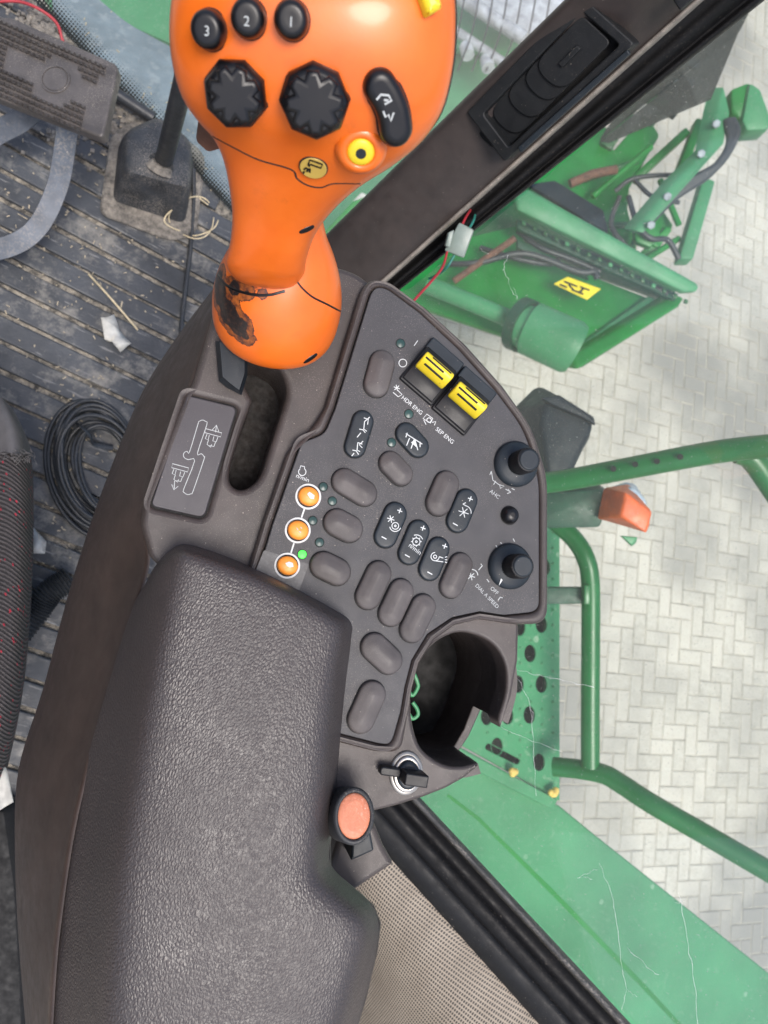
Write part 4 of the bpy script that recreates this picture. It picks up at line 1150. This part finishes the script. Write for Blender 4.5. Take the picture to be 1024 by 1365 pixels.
boot = thing('lever_boot', FLOOR(205, 270), 'square black rubber boot with an upright rod', 'lever boot')
def fr_(px, off): return [FLOOR(x, y, off) for x, y in px]
fl_o = fil([(148,178,14),(200,150,14),(275,205,18),(262,314,16),(228,322,14),(132,286,14)])
loft('flange', [fr_(fl_o, .0), fr_(fl_o, .010), fr_([(p.x + (205 - p.x) * .06, p.y + (240 - p.y) * .06) for p in fl_o], .013)], 'grit', boot, closed=True, caps=True)
b0 = fil([(158,190,12),(200,165,12),(262,215,14),(246,302,12),(149,271,12)], 5); b1 = fil([(161,182,12),(205,158,12),(258,205,14),(249,284,14),(155,252,12)], 5)
b2_ = fil([(166,175,14),(212,155,14),(256,188,16),(254,256,14),(166,234,14)], 5); b3_ = fil([(172,180,14),(212,162,14),(250,192,16),(248,250,14),(172,229,14)], 5)
loft('rubber_boot', [fr_(b0, .008), fr_(b1, .035), fr_(b2_, .082), fr_(b3_, .090)], 'boot rubber', boot, closed=True, caps=True, sharp=60)
tube('rod', [FLOOR(214,222,.088), FLOOR(219,212,.095), P(242,120,.86), P(275,-20,.72)], [.019,.0125,.0115,.0105], 'black cable', boot, 16, smooth=5)
tube('rod_collar', [FLOOR(213,226,.086), FLOOR(216,218,.093)], [.020,.0135], 'grit', boot, 20)

coil = thing('cable_coil', FLOOR(115, 620), 'coil of black cable tied up on the cab floor', 'cable')
bm = bmesh.new()
for k in range(13):
    rx, ry = 64 - k * 2.4 + random.uniform(-6, 6), 86 - k * 2.6 + random.uniform(-7, 7)
    cx, cy = 126 + k * 1.5 + random.uniform(-3, 3), 622 + random.uniform(-5, 5)
    ph = random.uniform(0, 6.28)
    pts = []
    for i in range(44):
        a = 2 * pi * i / 44
        x = cx + rx * cos(a) * 1.0 - ry * sin(a) * (-.12); y = cy + ry * sin(a) + rx * cos(a) * .05
        pts.append(FLOOR(x, y, .010 + .0032 * (k % 7) + .004 * sin(a * 2 + ph)))
    tube_bm(bm, pts + [pts[0]], .0030, 8, caps=False)
finish('cable_loops', bm, 'black cable', coil)
tube('cable_tie', [FLOOR(104,566,.012), FLOOR(110,570,.042), FLOOR(120,580,.046), FLOOR(126,592,.03), FLOOR(150,596,.02)], .0045, 'black cable', coil, 8, flat=(1,.4), smooth=5)
tag(tube('loose_cable', [FLOOR(258,225,.02), FLOOR(258,270,.012), FLOOR(254,330,.010), FLOOR(248,380,.010), FLOOR(242,440,.012), FLOOR(246,500,.012)], .0035, 'black cable', None, 8, smooth=6), 'single thin black cable running from boot to console', 'cable')
hose = thing('corrugated_hose', FLOOR(60, 800), 'ribbed black hose below the seat edge', 'hose')
pts = spline([FLOOR(20,850,.03), FLOOR(48,815,.035), FLOOR(66,790,.04), FLOOR(95,770,.04)], 16)
tube('hose_tube', pts, [.019 if i % 2 else .0155 for i in range(len(pts))], 'black cable', hose, 14)
wr = [FLOOR(-10,2,.02), FLOOR(25,2,.03), FLOOR(52,12,.035), FLOOR(75,30,.03), FLOOR(84,55,.02), FLOOR(95,90,.015), FLOOR(150,120,.02), FLOOR(170,130,.015)]
tag(tube('red_wire', wr, .0022, 'red wire', None, 8, smooth=6), 'thin red wire looping over the floor behind the pedal', 'wire')
tag(tube('metal_pin', [FLOOR(150,122,.03), FLOOR(205,158,.03)], .009, 'black cable', None, 12), 'short black tube lying between pedal and boot', 'tube')
tw = []
for k in range(2):
    pts = [FLOOR(255 + 30 * cos(a) + 6 * k * cos(3 * a), 290 + 27 * sin(a) + 4 * sin(2 * a + k), .02 + .012 * sin(a * 2 + k)) for a in [2 * pi * i / 20 for i in range(19)]]
    tw.append(pts)
bm = bmesh.new()
for p in tw: tube_bm(bm, spline(p, 3), .0011, 6)
tag(finish('baler_twine', bm, 'straw'), 'loop of pale twine lying by the boot', 'twine')
def scrap(px, off, label, name='paper_scrap'):
    pts = [FLOOR(x, y, off + random.uniform(0, .012)) for x, y in px]
    bm = bmesh.new(); bm.faces.new([bm.verts.new(p) for p in pts])
    bmesh.ops.triangulate(bm, faces=bm.faces[:]); bmesh.ops.subdivide_edges(bm, edges=bm.edges[:], cuts=2)
    for v_ in bm.verts: v_.co.z += random.uniform(-.005, .005)
    o = finish(name, bm, 'paper'); m = o.modifiers.new('t', 'SOLIDIFY'); m.thickness = .0015
    return tag(o, label, 'scrap')
scrap([(135,424),(152,419),(160,440),(175,458),(160,470),(150,455),(140,452)], .012, 'crumpled white paper scrap on the ribbed mat')
scrap([(44,702),(62,722),(60,738),(45,738)], .03, 'white scrap poking out from the seat edge')
scrap([(-10,1020),(8,1024),(18,1068),(0,1080),(-10,1085)], .3, 'white card corner at the seat base')
bm = bmesh.new()
tube_bm(bm, [FLOOR(118,365,.012), FLOOR(150,400,.016), FLOOR(184,440,.012)], .0016, 6)
tag(finish('straw_stalk', bm, 'straw'), 'single long straw stalk on the ribbed mat', 'straw')
# loose chaff over the mat
bm = bmesh.new()
spots = [((120,560),(60,70),160),((60,60),(80,50),90),((250,230),(40,60),90),((180,140),(60,30),70),((130,350),(130,160),260),((80,690),(60,60),80),((60,300),(80,90),90)]
for (c, s_, n) in spots:
    for i in range(n // 2):
        x, y = random.gauss(c[0], s_[0] * .6), random.gauss(c[1], s_[1] * .6)
        p = FLOOR(x, y, .006 + random.uniform(0, .003)); a = random.uniform(0, pi); L = random.uniform(.0006, .0028) * (2.6 if random.random() < .05 else 1); w_ = random.uniform(.0004, .0010)
        d = Vector((cos(a), sin(a), random.uniform(-.1, .25))); e = Vector((-sin(a), cos(a), 0))
        box_bm(bm, p, d * L, e * w_, Vector((0, 0, .0005)))
tag(finish('chaff', bm, 'dull straw', smooth=False), 'loose straw chaff scattered on the cab floor', 'chaff', kind='stuff')
bm = bmesh.new()
for i in range(2600):
    t = random.random(); x = 40 + 230 * t + random.gauss(0, 16); y = 20 + 195 * t + random.gauss(0, 15)
    if random.random() < .35: x, y = random.gauss(170, 55), random.gauss(130, 40)
    if y < -20 + 1.0735 * (x - 28) + 5: continue
    p = FLOOR(x, y, .005); r_ = random.uniform(.001, .0030)
    box_bm(bm, p, Vector((r_, r_ * .4, 0)), Vector((-r_ * .3, r_, 0)), Vector((0, 0, r_)))
tag(finish('grit_pile', bm, 'grit', smooth=False), 'dirt and grit heaped along the windscreen edge', 'dirt', kind='stuff')

# windscreen with printed dot border along the floor edge
wa, wb = FLOOR(28, -20, .012), FLOOR(300, 272, .012)
ed = (wb - wa); eln = ed.length; ed.normalize()
upw = (Vector((0, 0, 1)) * .55 + FN * (1 if FN.dot(R @ Vector((.4, 1, 0))) > 0 else -1) * .85).normalized()
upw = (upw - ed * upw.dot(ed)).normalized()
bm = bmesh.new(); uvl = bm.loops.layers.uv.verify()
q = [(-.6, 0), (eln + .25, 0), (eln + .25, 1.0), (-.6, 1.0)]
nn = ed.cross(upw)
f1 = [bm.verts.new(wa + ed * a + upw * b) for a, b in q]
f = bm.faces.new(f1)
for l, t in zip(f.loops, q): l[uvl].uv = t
tag(finish('windscreen', bm, 'windscreen glass', smooth=False), 'windscreen foot with a black printed dot border', 'windscreen')

# ================================================================== OUTSIDE
def pt(*a): return P(*a)
plat = thing('perforated_platform', PLAT(700, 900), 'green perforated steel platform beside the cab', 'platform')
holes = []
for (x, y) in ((726,756),(722,832),(693,836),(707,871),(678,874),(722,912),(691,912),(706,953),(677,954),(719,1016),(711,790),(663,915),(649,955),(663,995)):
    holes.append([(x + 7.6 * cos(2*pi*i/20), y + 11.6 * sin(2*pi*i/20)) for i in range(20)])
holes.append([tuple(p) for p in fil([(650,990,4),(695,1013,4),(690,1020,4),(646,998,4)])])
prism('deck_plate', [(560,660),(746,660),(746,1068),(600,985),(545,955)], PLAT, 0, -.004, 'platform green', plat, bev=.0012, holes=holes)
prism('hole_shade_sheet', [(560,662),(744,662),(744,1060),(600,980),(545,950)], PLAT, -.05, -.06, 'dark gap', plat, bev=0)  # dark sheet below the plate, standing in for the shade seen through the holes
prism('side_lip', [(742,660),(746,660),(746,1068),(742,1064)], PLAT, -.0042, -.05, 'platform green', plat, bev=0)
bm = bmesh.new()
for i in range(8):
    for j in range(18):
        x = 650 + i * 14.5; y = 690 + j * 20.5 + (10 if i % 2 else 0)
        if y > 985 + (x - 640) * .55 or x > 742: continue
        if any((x - sum(p[0] for p in h) / len(h)) ** 2 / 130 + (y - sum(p[1] for p in h) / len(h)) ** 2 / 260 < 1 for h in holes): continue
        c = PLAT(x, y); rr_ = .0036
        r0 = [bm.verts.new(c + Vector((cos(k*pi/4), sin(k*pi/4), 0)) * rr_ + Vector((0,0,.0002))) for k in range(8)]
        r1 = [bm.verts.new(c + Vector((cos(k*pi/4), sin(k*pi/4), 0)) * rr_ * .6 + Vector((0,0,.0035))) for k in range(8)]
        r2 = [bm.verts.new(c + Vector((cos(k*pi/4), sin(k*pi/4), 0)) * rr_ * .35 + Vector((0,0,.0005))) for k in range(8)]
        for A, B in ((r0, r1), (r1, r2)):
            for k in range(8): bm.faces.new((A[k - 1], A[k], B[k], B[k - 1]))
        bm.faces.new(r2)
finish('grip_dimples', bm, 'platform green', plat)

fen = thing('side_cover', PLAT(800, 1200, -.03), 'faded light green body panel below the window', 'body panel')
prism('cover_sheet', [(520,960),(600,1000),(746,1074),(790,1110),(1024,1296),(1150,1400),(1150,1500),(700,1500),(500,1100)], PLAT, -.012, -.03, 'green faded', fen, bev=.004)
prism('thin_strip', [(598,1058),(640,1090),(740,1188),(860,1312),(930,1388),(926,1392),(855,1316),(736,1193),(637,1094),(596,1062)], PLAT, -.0112, -.014, 'green paint', fen, bev=.0004)  # thin darker green strip along the cover sheet
prism('edge_ledge', fil([(560,970,2),(606,992,2),(744,1066,2),(738,1080,2),(600,1010,2),(552,984,2)]), PLAT, .012, -.012, 'green faded', fen, bev=.003)
for (x, y) in ((684,1028),(737,1058)):
    c = PLAT(x, y, .016); bm = bmesh.new()
    for k in range(5):
        rr_ = random.uniform(.004, .008); q = c + Vector((random.uniform(-.008,.008), random.uniform(-.008,.008), random.uniform(0,.005)))
        bmesh.ops.create_icosphere(bm, subdivisions=2, radius=rr_, matrix=Matrix.Translation(q))
    tag(finish('grain_kernel', bm, 'maize yellow'), 'few yellow maize kernels on the ' + ('ledge middle' if x < 700 else 'platform corner'), 'grain', 'spilled kernels')

rail = thing('guard_rail', P(787, 1020, 1.45), 'green bent tube guard rail round the platform', 'guard rail')
tube('rail_tube', [pt(*p) for p in ((728,684,1.45),(745,700,1.44),(765,718,1.43),(780,742,1.42),(787,775,1.42),(787.5,850,1.42),(787,940,1.42),(787,1022,1.42))], .0175, 'green rail', rail, 18, smooth=6)
tube('rail_tube', [pt(*p) for p in ((738,1022,1.46),(770,1025,1.44),(805,1032,1.41),(830,1046,1.39),(870,1072,1.36),(950,1118,1.32),(1100,1205,1.25))], .0185, 'green rail', rail, 18, smooth=6)
slab('cross_bar', [(700,783,1.43),(782,783,1.42),(782,805,1.42),(700,806,1.43)], 'green dark', rail, .02, .003)
slab('weld_tab', [(779,780,1.395),(787,780,1.395),(787,806,1.395),(779,806,1.395)], 'green rail', rail, .01, .002)
hr = thing('hand_rail', P(730, 640, 1.15), 'thick dark green handrail with three drilled holes', 'handrail')
tube('rail_tube', [pt(*p) for p in ((690,649,1.17),(760,639,1.14),(850,622,1.10),(940,605,1.06),(1000,597,1.03),(1060,592,1.0))], .0165, 'green rail', hr, 18, smooth=4)
tube('rail_tube', [pt(*p) for p in ((985,603,1.05),(1003,612,1.05),(1030,650,1.06),(1070,710,1.08))], .0165, 'green rail', hr, 18, smooth=5)
for (x, y, d) in ((818,625,1.09),(847,619,1.08),(876,615,1.07),(907,609,1.055)):
    n_ = (CAM - P(x, y, d)).normalized(); loc = Local(P(x, y, d) , n_, Vector((1, 0, 0)))
    profile('drilled_hole', ring(.0042, 16), loc, [(0,-.012),(0,.0016)], 'dark gap', hr)

lamp = thing('indicator_light', P(800, 680, 1.4), 'orange and clear turn light on a dark green arm', 'light')
slab('arm', [(690,660,1.40),(800,652,1.36),(812,662,1.36),(800,704,1.37),(690,706,1.40)], 'green dark', lamp, .04, .006)
def block(name, top, d0, d1, shrink, mat, par, bev):
    """frustum: face nearest the viewer (px, py at depth d0) and its back outline"""
    bm = bmesh.new()
    a = [bm.verts.new(P(x, y, d0)) for x, y in top]; b = [bm.verts.new(P(x, y, d1)) for x, y in shrink]
    bm.faces.new(a); bm.faces.new(b[::-1])
    for i in range(len(a)): bm.faces.new((a[i-1], b[i-1], b[i], a[i]))
    bevelled(bm, bev, 3); return finish(name, bm, mat, par, sharp=40)
block('orange_lens', [(827,688),(834,655),(871,683),(861,712)], 1.28, 1.36, [(795,692),(804,650),(838,644),(868,700)], 'orange lens', lamp, .005)
block('clear_lens', [(838,650),(846,652),(862,668),(860,676)], 1.33, 1.40, [(806,652),(833,642),(846,644),(864,672)], 'clear lens', lamp, .004)
block('back_clip', [(828,714),(850,716),(846,722),(842,727)], 1.37, 1.41, [(826,714),(850,716),(848,724),(842,729)], 'green faded', lamp, .002)
wl = thing('work_light', P(735, 590, 1.5), 'dark grey work light housing below the handrail', 'work light')
block('housing', [(726,535),(757,533),(786,552),(792,572),(757,640),(728,640),(718,560)], 1.36, 1.52, [(680,548),(712,514),(722,516),(778,548),(792,572),(750,650),(690,650)], 'lamp housing', wl, .012)
block('hood_edge', [(722,530),(745,528),(790,556),(793,566),(775,556),(738,540)], 1.345, 1.37, [(720,532),(745,526),(792,556),(794,568),(775,560),(736,544)], 'lamp housing', wl, .003)

# header and lifting gear, three metres off
hd = thing('crop_header', P(780, 420, 3.0), 'green harvester header end with bars, hoses and a yellow sticker', 'header')
slab('main_sheet', [(520,395,2.9),(600,322,2.95),(690,300,3.0),(700,322,3.0),(800,372,3.03),(868,398,3.03),(765,470,2.87),(690,452,2.85)], 'green paint', hd, .04, .006)
slab('upper_sheet', [(590,325,3.0),(690,262,3.02),(905,380,3.08),(895,402,3.06),(800,368,3.05),(690,316,3.02)], 'green deep', hd, .04, .006)
slab('side_sheet', [(870,400,3.02),(892,390,3.0),(906,402,2.98),(772,486,2.84),(762,474,2.86)], 'green deep', hd, .05, .006)
slab('fold_edge', [(864,394,3.0),(874,398,2.99),(770,472,2.84),(762,467,2.845)], 'green faded', hd, .03, .006)
slab('lower_rail', [(770,494,2.78),(905,410,2.93),(913,395,2.93),(900,392,2.95),(762,474,2.8)], 'green paint', hd, .06, .012)
slab('upper_beam', [(686,262,2.72),(704,250,2.72),(933,378,2.85),(932,389,2.85),(912,390,2.85),(690,280,2.72)], 'green faded', hd, .05, .016)
slab('back_sheet', [(640,285,3.1),(745,150,3.3),(812,170,3.3),(850,330,3.15),(820,345,3.1),(705,265,3.0)], 'green paint', hd, .05, .01)
slab('rubber_flap', [(705,245,2.9),(740,240,2.95),(805,280,3.0),(812,310,2.98)], 'lamp housing', hd, .02, .005)
tube('brace_rod', [pt(570,380,2.75),pt(640,408,2.72),(pt(700,434,2.7))], .032, 'green faded', hd, 16)
tube('drum', [pt(693,433,2.68),pt(706,438,2.67),pt(707,438,2.67),pt(762,463,2.62),pt(768,466,2.62)], [.075,.08,.094,.094,.086], 'green faded', hd, 32)
tube('drum_collar', [pt(690,431,2.70),pt(702,436,2.68)], [.096,.096], 'green dark', hd, 28)
stc = slab('warning_sticker', [(739,378,2.84),(757,369,2.86),(801,385,2.86),(783,399,2.84)], 'sticker yellow', hd, .004, 0)
SPn = plane3((739,378,2.836), (757,369,2.856), (783,399,2.836))
strokes('sticker_print', [[(746,379),(756,383)],[(752,375),(770,382)],[(762,386),(778,392)],[(773,382),(786,387)],[(758,379),(764,386)],[(778,384),(772,391)]], SPn, 0, 4.0, 'stick black', stc)
for k in range(16):
    x = 697 + k * 14.4; y = 284 + k * 7.0
    slab('bolt_plate', [(x,y+9,2.83),(x+5,y+11,2.83),(x+4,y+16,2.83),(x-1,y+14,2.83)], 'green deep' if k % 4 else 'green faded', hd, .012, .002)
for pts in (((700,300,2.9),(740,325,2.88),(790,340,2.9),(850,372,2.92),(890,392,2.92)), ((690,308,2.9),(720,330,2.87),(760,345,2.88),(800,362,2.9)), ((640,330,2.9),(690,345,2.86),(735,352,2.88),(748,340,2.9))):
    tube('hose', [pt(*p) for p in pts], .010, 'black cable', hd, 8, smooth=6)
slab('fold_strip', [(690,318,2.86),(782,365,2.9),(786,372,2.9),(690,330,2.86)], 'green dark', hd, .02, .003)
slab('under_beam_strip', [(690,292,2.84),(905,392,2.93),(900,400,2.92),(690,304,2.84)], 'green dark', hd, .02, .003)  # dark green strip along the lower edge of the beam
tube('hose', [pt(*p) for p in ((600,352,2.85),(640,350,2.83),(700,338,2.85),(770,362,2.86),(792,362,2.86),(796,372,2.86))], .012, 'black cable', hd, 8, smooth=6)
tube('rusty_bar', [pt(605,375,2.84),pt(640,350,2.83),pt(686,318,2.84)], .013, 'rust', hd, 10)
tube('rusty_bar', [pt(760,245,3.05),pt(790,232,3.05),pt(822,226,3.05)], .018, 'rust', hd, 10)
arm = thing('lift_arm', P(880, 300, 3.1), 'green lifting arms with black hoses joining the header', 'lift arm')
slab('main_arm', [(846,306,2.80),(902,240,2.85),(943,200,2.9),(957,135,2.95),(966,114,2.95),(974,150,2.95),(966,192,2.9),(948,212,2.88),(858,312,2.80)], 'green faded', arm, .06, .010)
slab('strut', [(905,345,3.05),(938,235,3.1),(955,240,3.1),(925,345,3.05)], 'green faded', arm, .07, .012)
slab('strut', [(898,240,3.15),(930,155,3.2),(940,160,3.2),(912,240,3.15)], 'green paint', arm, .06, .01)
slab('strut', [(845,232,3.2),(915,168,3.2),(922,176,3.2),(850,242,3.2)], 'green paint', arm, .05, .01)
slab('gusset', [(775,250,3.25),(862,150,3.3),(880,180,3.3),(840,250,3.2),(835,300,3.2)], 'green paint', arm, .04, .01)
slab('bracket', [(898,300,3.15),(880,330,3.1),(868,325,3.1),(872,260,3.15)], 'green paint', arm, .05, .008)
slab('coupling', [(975,118,2.95),(1000,108,2.95),(1012,140,2.95),(990,160,2.95),(975,148,2.95)], 'green paint', arm, .10, .014)
slab('coupling', [(1000,108,2.93),(1015,118,2.93),(1030,160,2.93),(1026,172,2.93),(996,174,2.93),(990,160,2.93)], 'green faded', arm, .10, .014)
for k in range(4):
    tube('hose', [pt(862 + k*3, 300 - k*6, 2.92), pt(900 + k*3, 262 - k*5, 2.9), pt(945 + k*4, 232 - k*4, 2.9), pt(972 + k*3, 195 - k*5, 2.9), pt(970 + k*2, 160, 2.92)], .016, 'black cable', arm, 8, smooth=6)
tube('hose', [pt(820,255,3.0),pt(845,238,2.98),pt(900,234,3.0),pt(915,250,3.02)], .009, 'black cable', arm, 8, smooth=6)
tube('hose', [pt(846,240,2.98),pt(870,262,2.95),pt(905,270,2.98)], .009, 'black cable', arm, 8, smooth=6)
for (x, y, d) in ((890,262,2.83),(935,205,2.88),(955,165,2.9),(868,300,2.79)):
    n_ = (CAM - P(x, y, d)).normalized(); profile('bolt', ring(.016, 6), Local(P(x, y, d), n_, Vector((1,0,0))), [(0,-.03),(0,.012),(.003,.016)], 'reel steel', arm)
slab('strut', [(850,340,3.12),(890,300,3.1),(897,306,3.1),(862,352,3.12)], 'green paint', arm, .05, .008)
slab('strut', [(800,225,3.28),(905,115,3.3),(912,122,3.3),(812,232,3.28)], 'green deep', arm, .05, .008)
slab('link_plate', [(845,300,2.95),(870,296,2.95),(882,312,2.95),(868,330,2.95),(848,322,2.95)], 'green paint', arm, .04, .01)
tube('hose', [pt(905,345,2.98),pt(890,320,2.95),(pt(868,318,2.93)),pt(850,300,2.93),pt(838,262,2.97)], .011, 'black cable', arm, 8, smooth=6)
tube('hose', [pt(826,262,3.0),pt(815,300,2.98),pt(838,332,2.96),pt(852,345,2.96)], .010, 'seal grey', arm, 8, smooth=6)
for q in (((790,262),(868,196)),((842,330),(872,262)),((905,300),(880,240)),((862,345),(905,318)),((800,300),(846,300)),((780,240),(850,215))):
    tube('tie_rod', [pt(q[0][0],q[0][1],3.08), pt(q[1][0],q[1][1],3.12)], .013, 'green paint' if q[0][0] % 4 else 'green deep', arm, 8)
cg = thing('mesh_screen', P(850, 100, 2.2), 'dark dusty plastic shield at the pillar top', 'shield')
glass_mat('smoked sheet', .10, tint=(.24, .26, .27), gloss=.0)
slab('sheet', [(800,185,2.0),(830,160,2.0),(985,40,1.9),(1010,-10,1.9),(1060,-80,1.9),(960,-60,1.9)][0:6], 'smoked sheet', cg, .004, 0)
slab('sheet', [(800,188,1.99),(985,42,1.89),(948,132,1.92),(905,150,1.94),(812,190,1.98)], 'smoked sheet', cg, .004, 0)

slab('strut', [(868,118,3.2),(905,20,3.25),(920,22,3.25),(884,124,3.2)], 'green paint', arm, .06, .01)
slab('strut', [(800,190,3.25),(880,60,3.3),(896,66,3.3),(816,200,3.25)], 'green deep', arm, .06, .01)
slab('gusset', [(880,95,3.1),(905,80,3.1),(922,120,3.05),(900,150,3.05),(878,135,3.1)], 'lamp housing', arm, .05, .01)
for a_, b_ in (((845,90),(925,112)),((862,60),(930,88)),((835,150),(905,60)),((820,120),(890,140))):
    tube('tie_rod', [pt(a_[0],a_[1],3.05), pt(b_[0],b_[1],3.02)], .016, 'reel steel' if a_[0] > 840 else 'green deep', arm, 8)
tube('hose', [pt(835,120,3.0),pt(860,90,2.98),pt(905,100,2.98),pt(925,140,2.96)], .014, 'black cable', arm, 8, smooth=6)
rl = thing('header_reel', P(680, 60, 3.6), 'green header trough with steel bars seen between lever and pillar', 'reel')
slab('trough', [(420,290,3.4),(560,-90,3.9),(860,-90,3.9),(640,240,3.3),(430,420,3.2)], 'green faded', rl, .05, .01)
slab('upper_sheet', [(540,60,3.6),(560,-90,3.8),(700,-90,3.8),(700,70,3.55)], 'green faded', rl, .04, .01)
tube('reel_bar', [pt(590,30,3.4),pt(680,90,3.35)], .022, 'reel steel', rl, 10)
for (x, y) in ((623,70),(650,87)):
    tube('bar_clip', [pt(x - 2, y - 8, 3.32), pt(x + 1, y + 4, 3.3)], .03, 'reel steel', rl, 10)
tube('reel_bar', [pt(610,-5,3.3),pt(700,52,3.25)], .03, 'reel steel', rl, 10)
slab('grain_screen', [(630,-60,3.4),(720,-60,3.4),(760,10,3.35),(705,45,3.3),(618,-12,3.35)], 'reel steel', rl, .03, .006)
for k in range(7):
    x = 625 + k * 19
    tube('tine', [pt(x, -40, 3.2), pt(x - 14, 40, 3.25), pt(x - 34, 95, 3.3)], .0035, 'lamp housing', rl, 6, smooth=4)
slab('yellow_guard', [(470,268,3.0),(482,256,3.0),(494,262,3.0),(478,284,3.0)], 'paper', rl, .02, .004)
slab('front_guard', [(424,318,2.9),(470,268,2.9),(486,262,2.9),(446,306,2.9)], 'green paint', rl, .02, .004)
# the feeder house in front of the windscreen
fh = thing('feeder_house', P(200, 20, 2.2), 'green feeder housing with a grey cover before the windscreen', 'feeder housing')
slab('grey_cover', [(60,-60,1.9),(140,-40,1.9),(260,30,1.9),(360,120,1.9),(360,330,1.75),(280,250,1.7),(180,140,1.7),(70,30,1.75)], 'grey plate', fh, .03, .01)
slab('green_sheet', [(-20,-40,2.1),(110,-90,2.1),(420,-90,2.3),(420,150,2.2),(250,60,2.1),(140,10,2.1)], 'green faded', fh, .03, .01)
slab('green_edge', [(60,-60,1.85),(90,-90,1.85),(330,-90,1.85),(330,100,1.85),(235,62,1.85),(95,0,1.85)], 'green faded', fh, .03, .01)
slab('green_side', [(40,-40,1.86),(100,-40,1.86),(110,20,1.8),(80,40,1.8)], 'green faded', fh, .03, .01)

# ================================================================== UNSEEN BLOCKING WALL added beyond the seat to darken the console flank
wl_ = Plane(Vector((-1.0, 0, 2.9)), Vector((1, 0, 0)))
wp_ = [wl_.two(Vector((-1.0, y, z))) for y, z in ((-1.3,2.02),(.35,2.02),(.35,3.6),(-1.3,3.6))]
tag(finish('blocking_wall', prism_bm([wp_], wl_, 0, -.06, bev=.01), 'flank plastic', recalc=False), 'unseen dark wall added beyond the seat to shade the console flank', 'wall', kind='structure')

# ================================================================== LIGHT AND CAMERA
sun_to = R @ Vector((.30, -.24, .92)); sun_to.normalize()
el = math.asin(sun_to.z); az = atan2(sun_to.x, sun_to.y)
w = bpy.data.worlds.new('World'); SC.world = w; w.use_nodes = True
nt = w.node_tree; bg = nt.nodes['Background']
sky = nt.nodes.new('ShaderNodeTexSky'); sky.sky_type = 'NISHITA'; sky.sun_disc = False
sky.sun_elevation = el; sky.sun_rotation = az; sky.dust_density = 4.0
lk(nt, sky.outputs[0], bg.inputs[0]); bg.inputs[1].default_value = .13
sd = bpy.data.lights.new('Sun', 'SUN'); sd.energy = 1.5; sd.angle = radians(22); sd.color = (1, .965, .93)
so = bpy.data.objects.new('Sun', sd); COL.objects.link(so); so.rotation_euler = (-sun_to).to_track_quat('-Z', 'Y').to_euler()

cd = bpy.data.cameras.new('Camera'); cam = bpy.data.objects.new('Camera', cd); COL.objects.link(cam)
cd.sensor_fit = 'VERTICAL'; cd.sensor_height = 24; cd.sensor_width = 18; cd.lens = F * 24 / 1365
cd.clip_start = .01; cd.clip_end = 300
cam.matrix_world = Matrix.Translation(CAM) @ R.to_4x4()
cd.dof.use_dof = True; cd.dof.focus_distance = .45; cd.dof.aperture_fstop = 10
SC.camera = cam
SC.view_settings.view_transform = 'Standard'; SC.view_settings.look = 'None'; SC.view_settings.gamma = 1
SC.view_settings.use_curve_mapping = False; SC.view_settings.exposure = 1.0
SC.render.resolution_x = 768; SC.render.resolution_y = 1024
SC.cycles.use_denoising = True
SC.cycles.transparent_max_bounces = 16
for o in bpy.data.objects:
    if 'h' in o: del o['h']
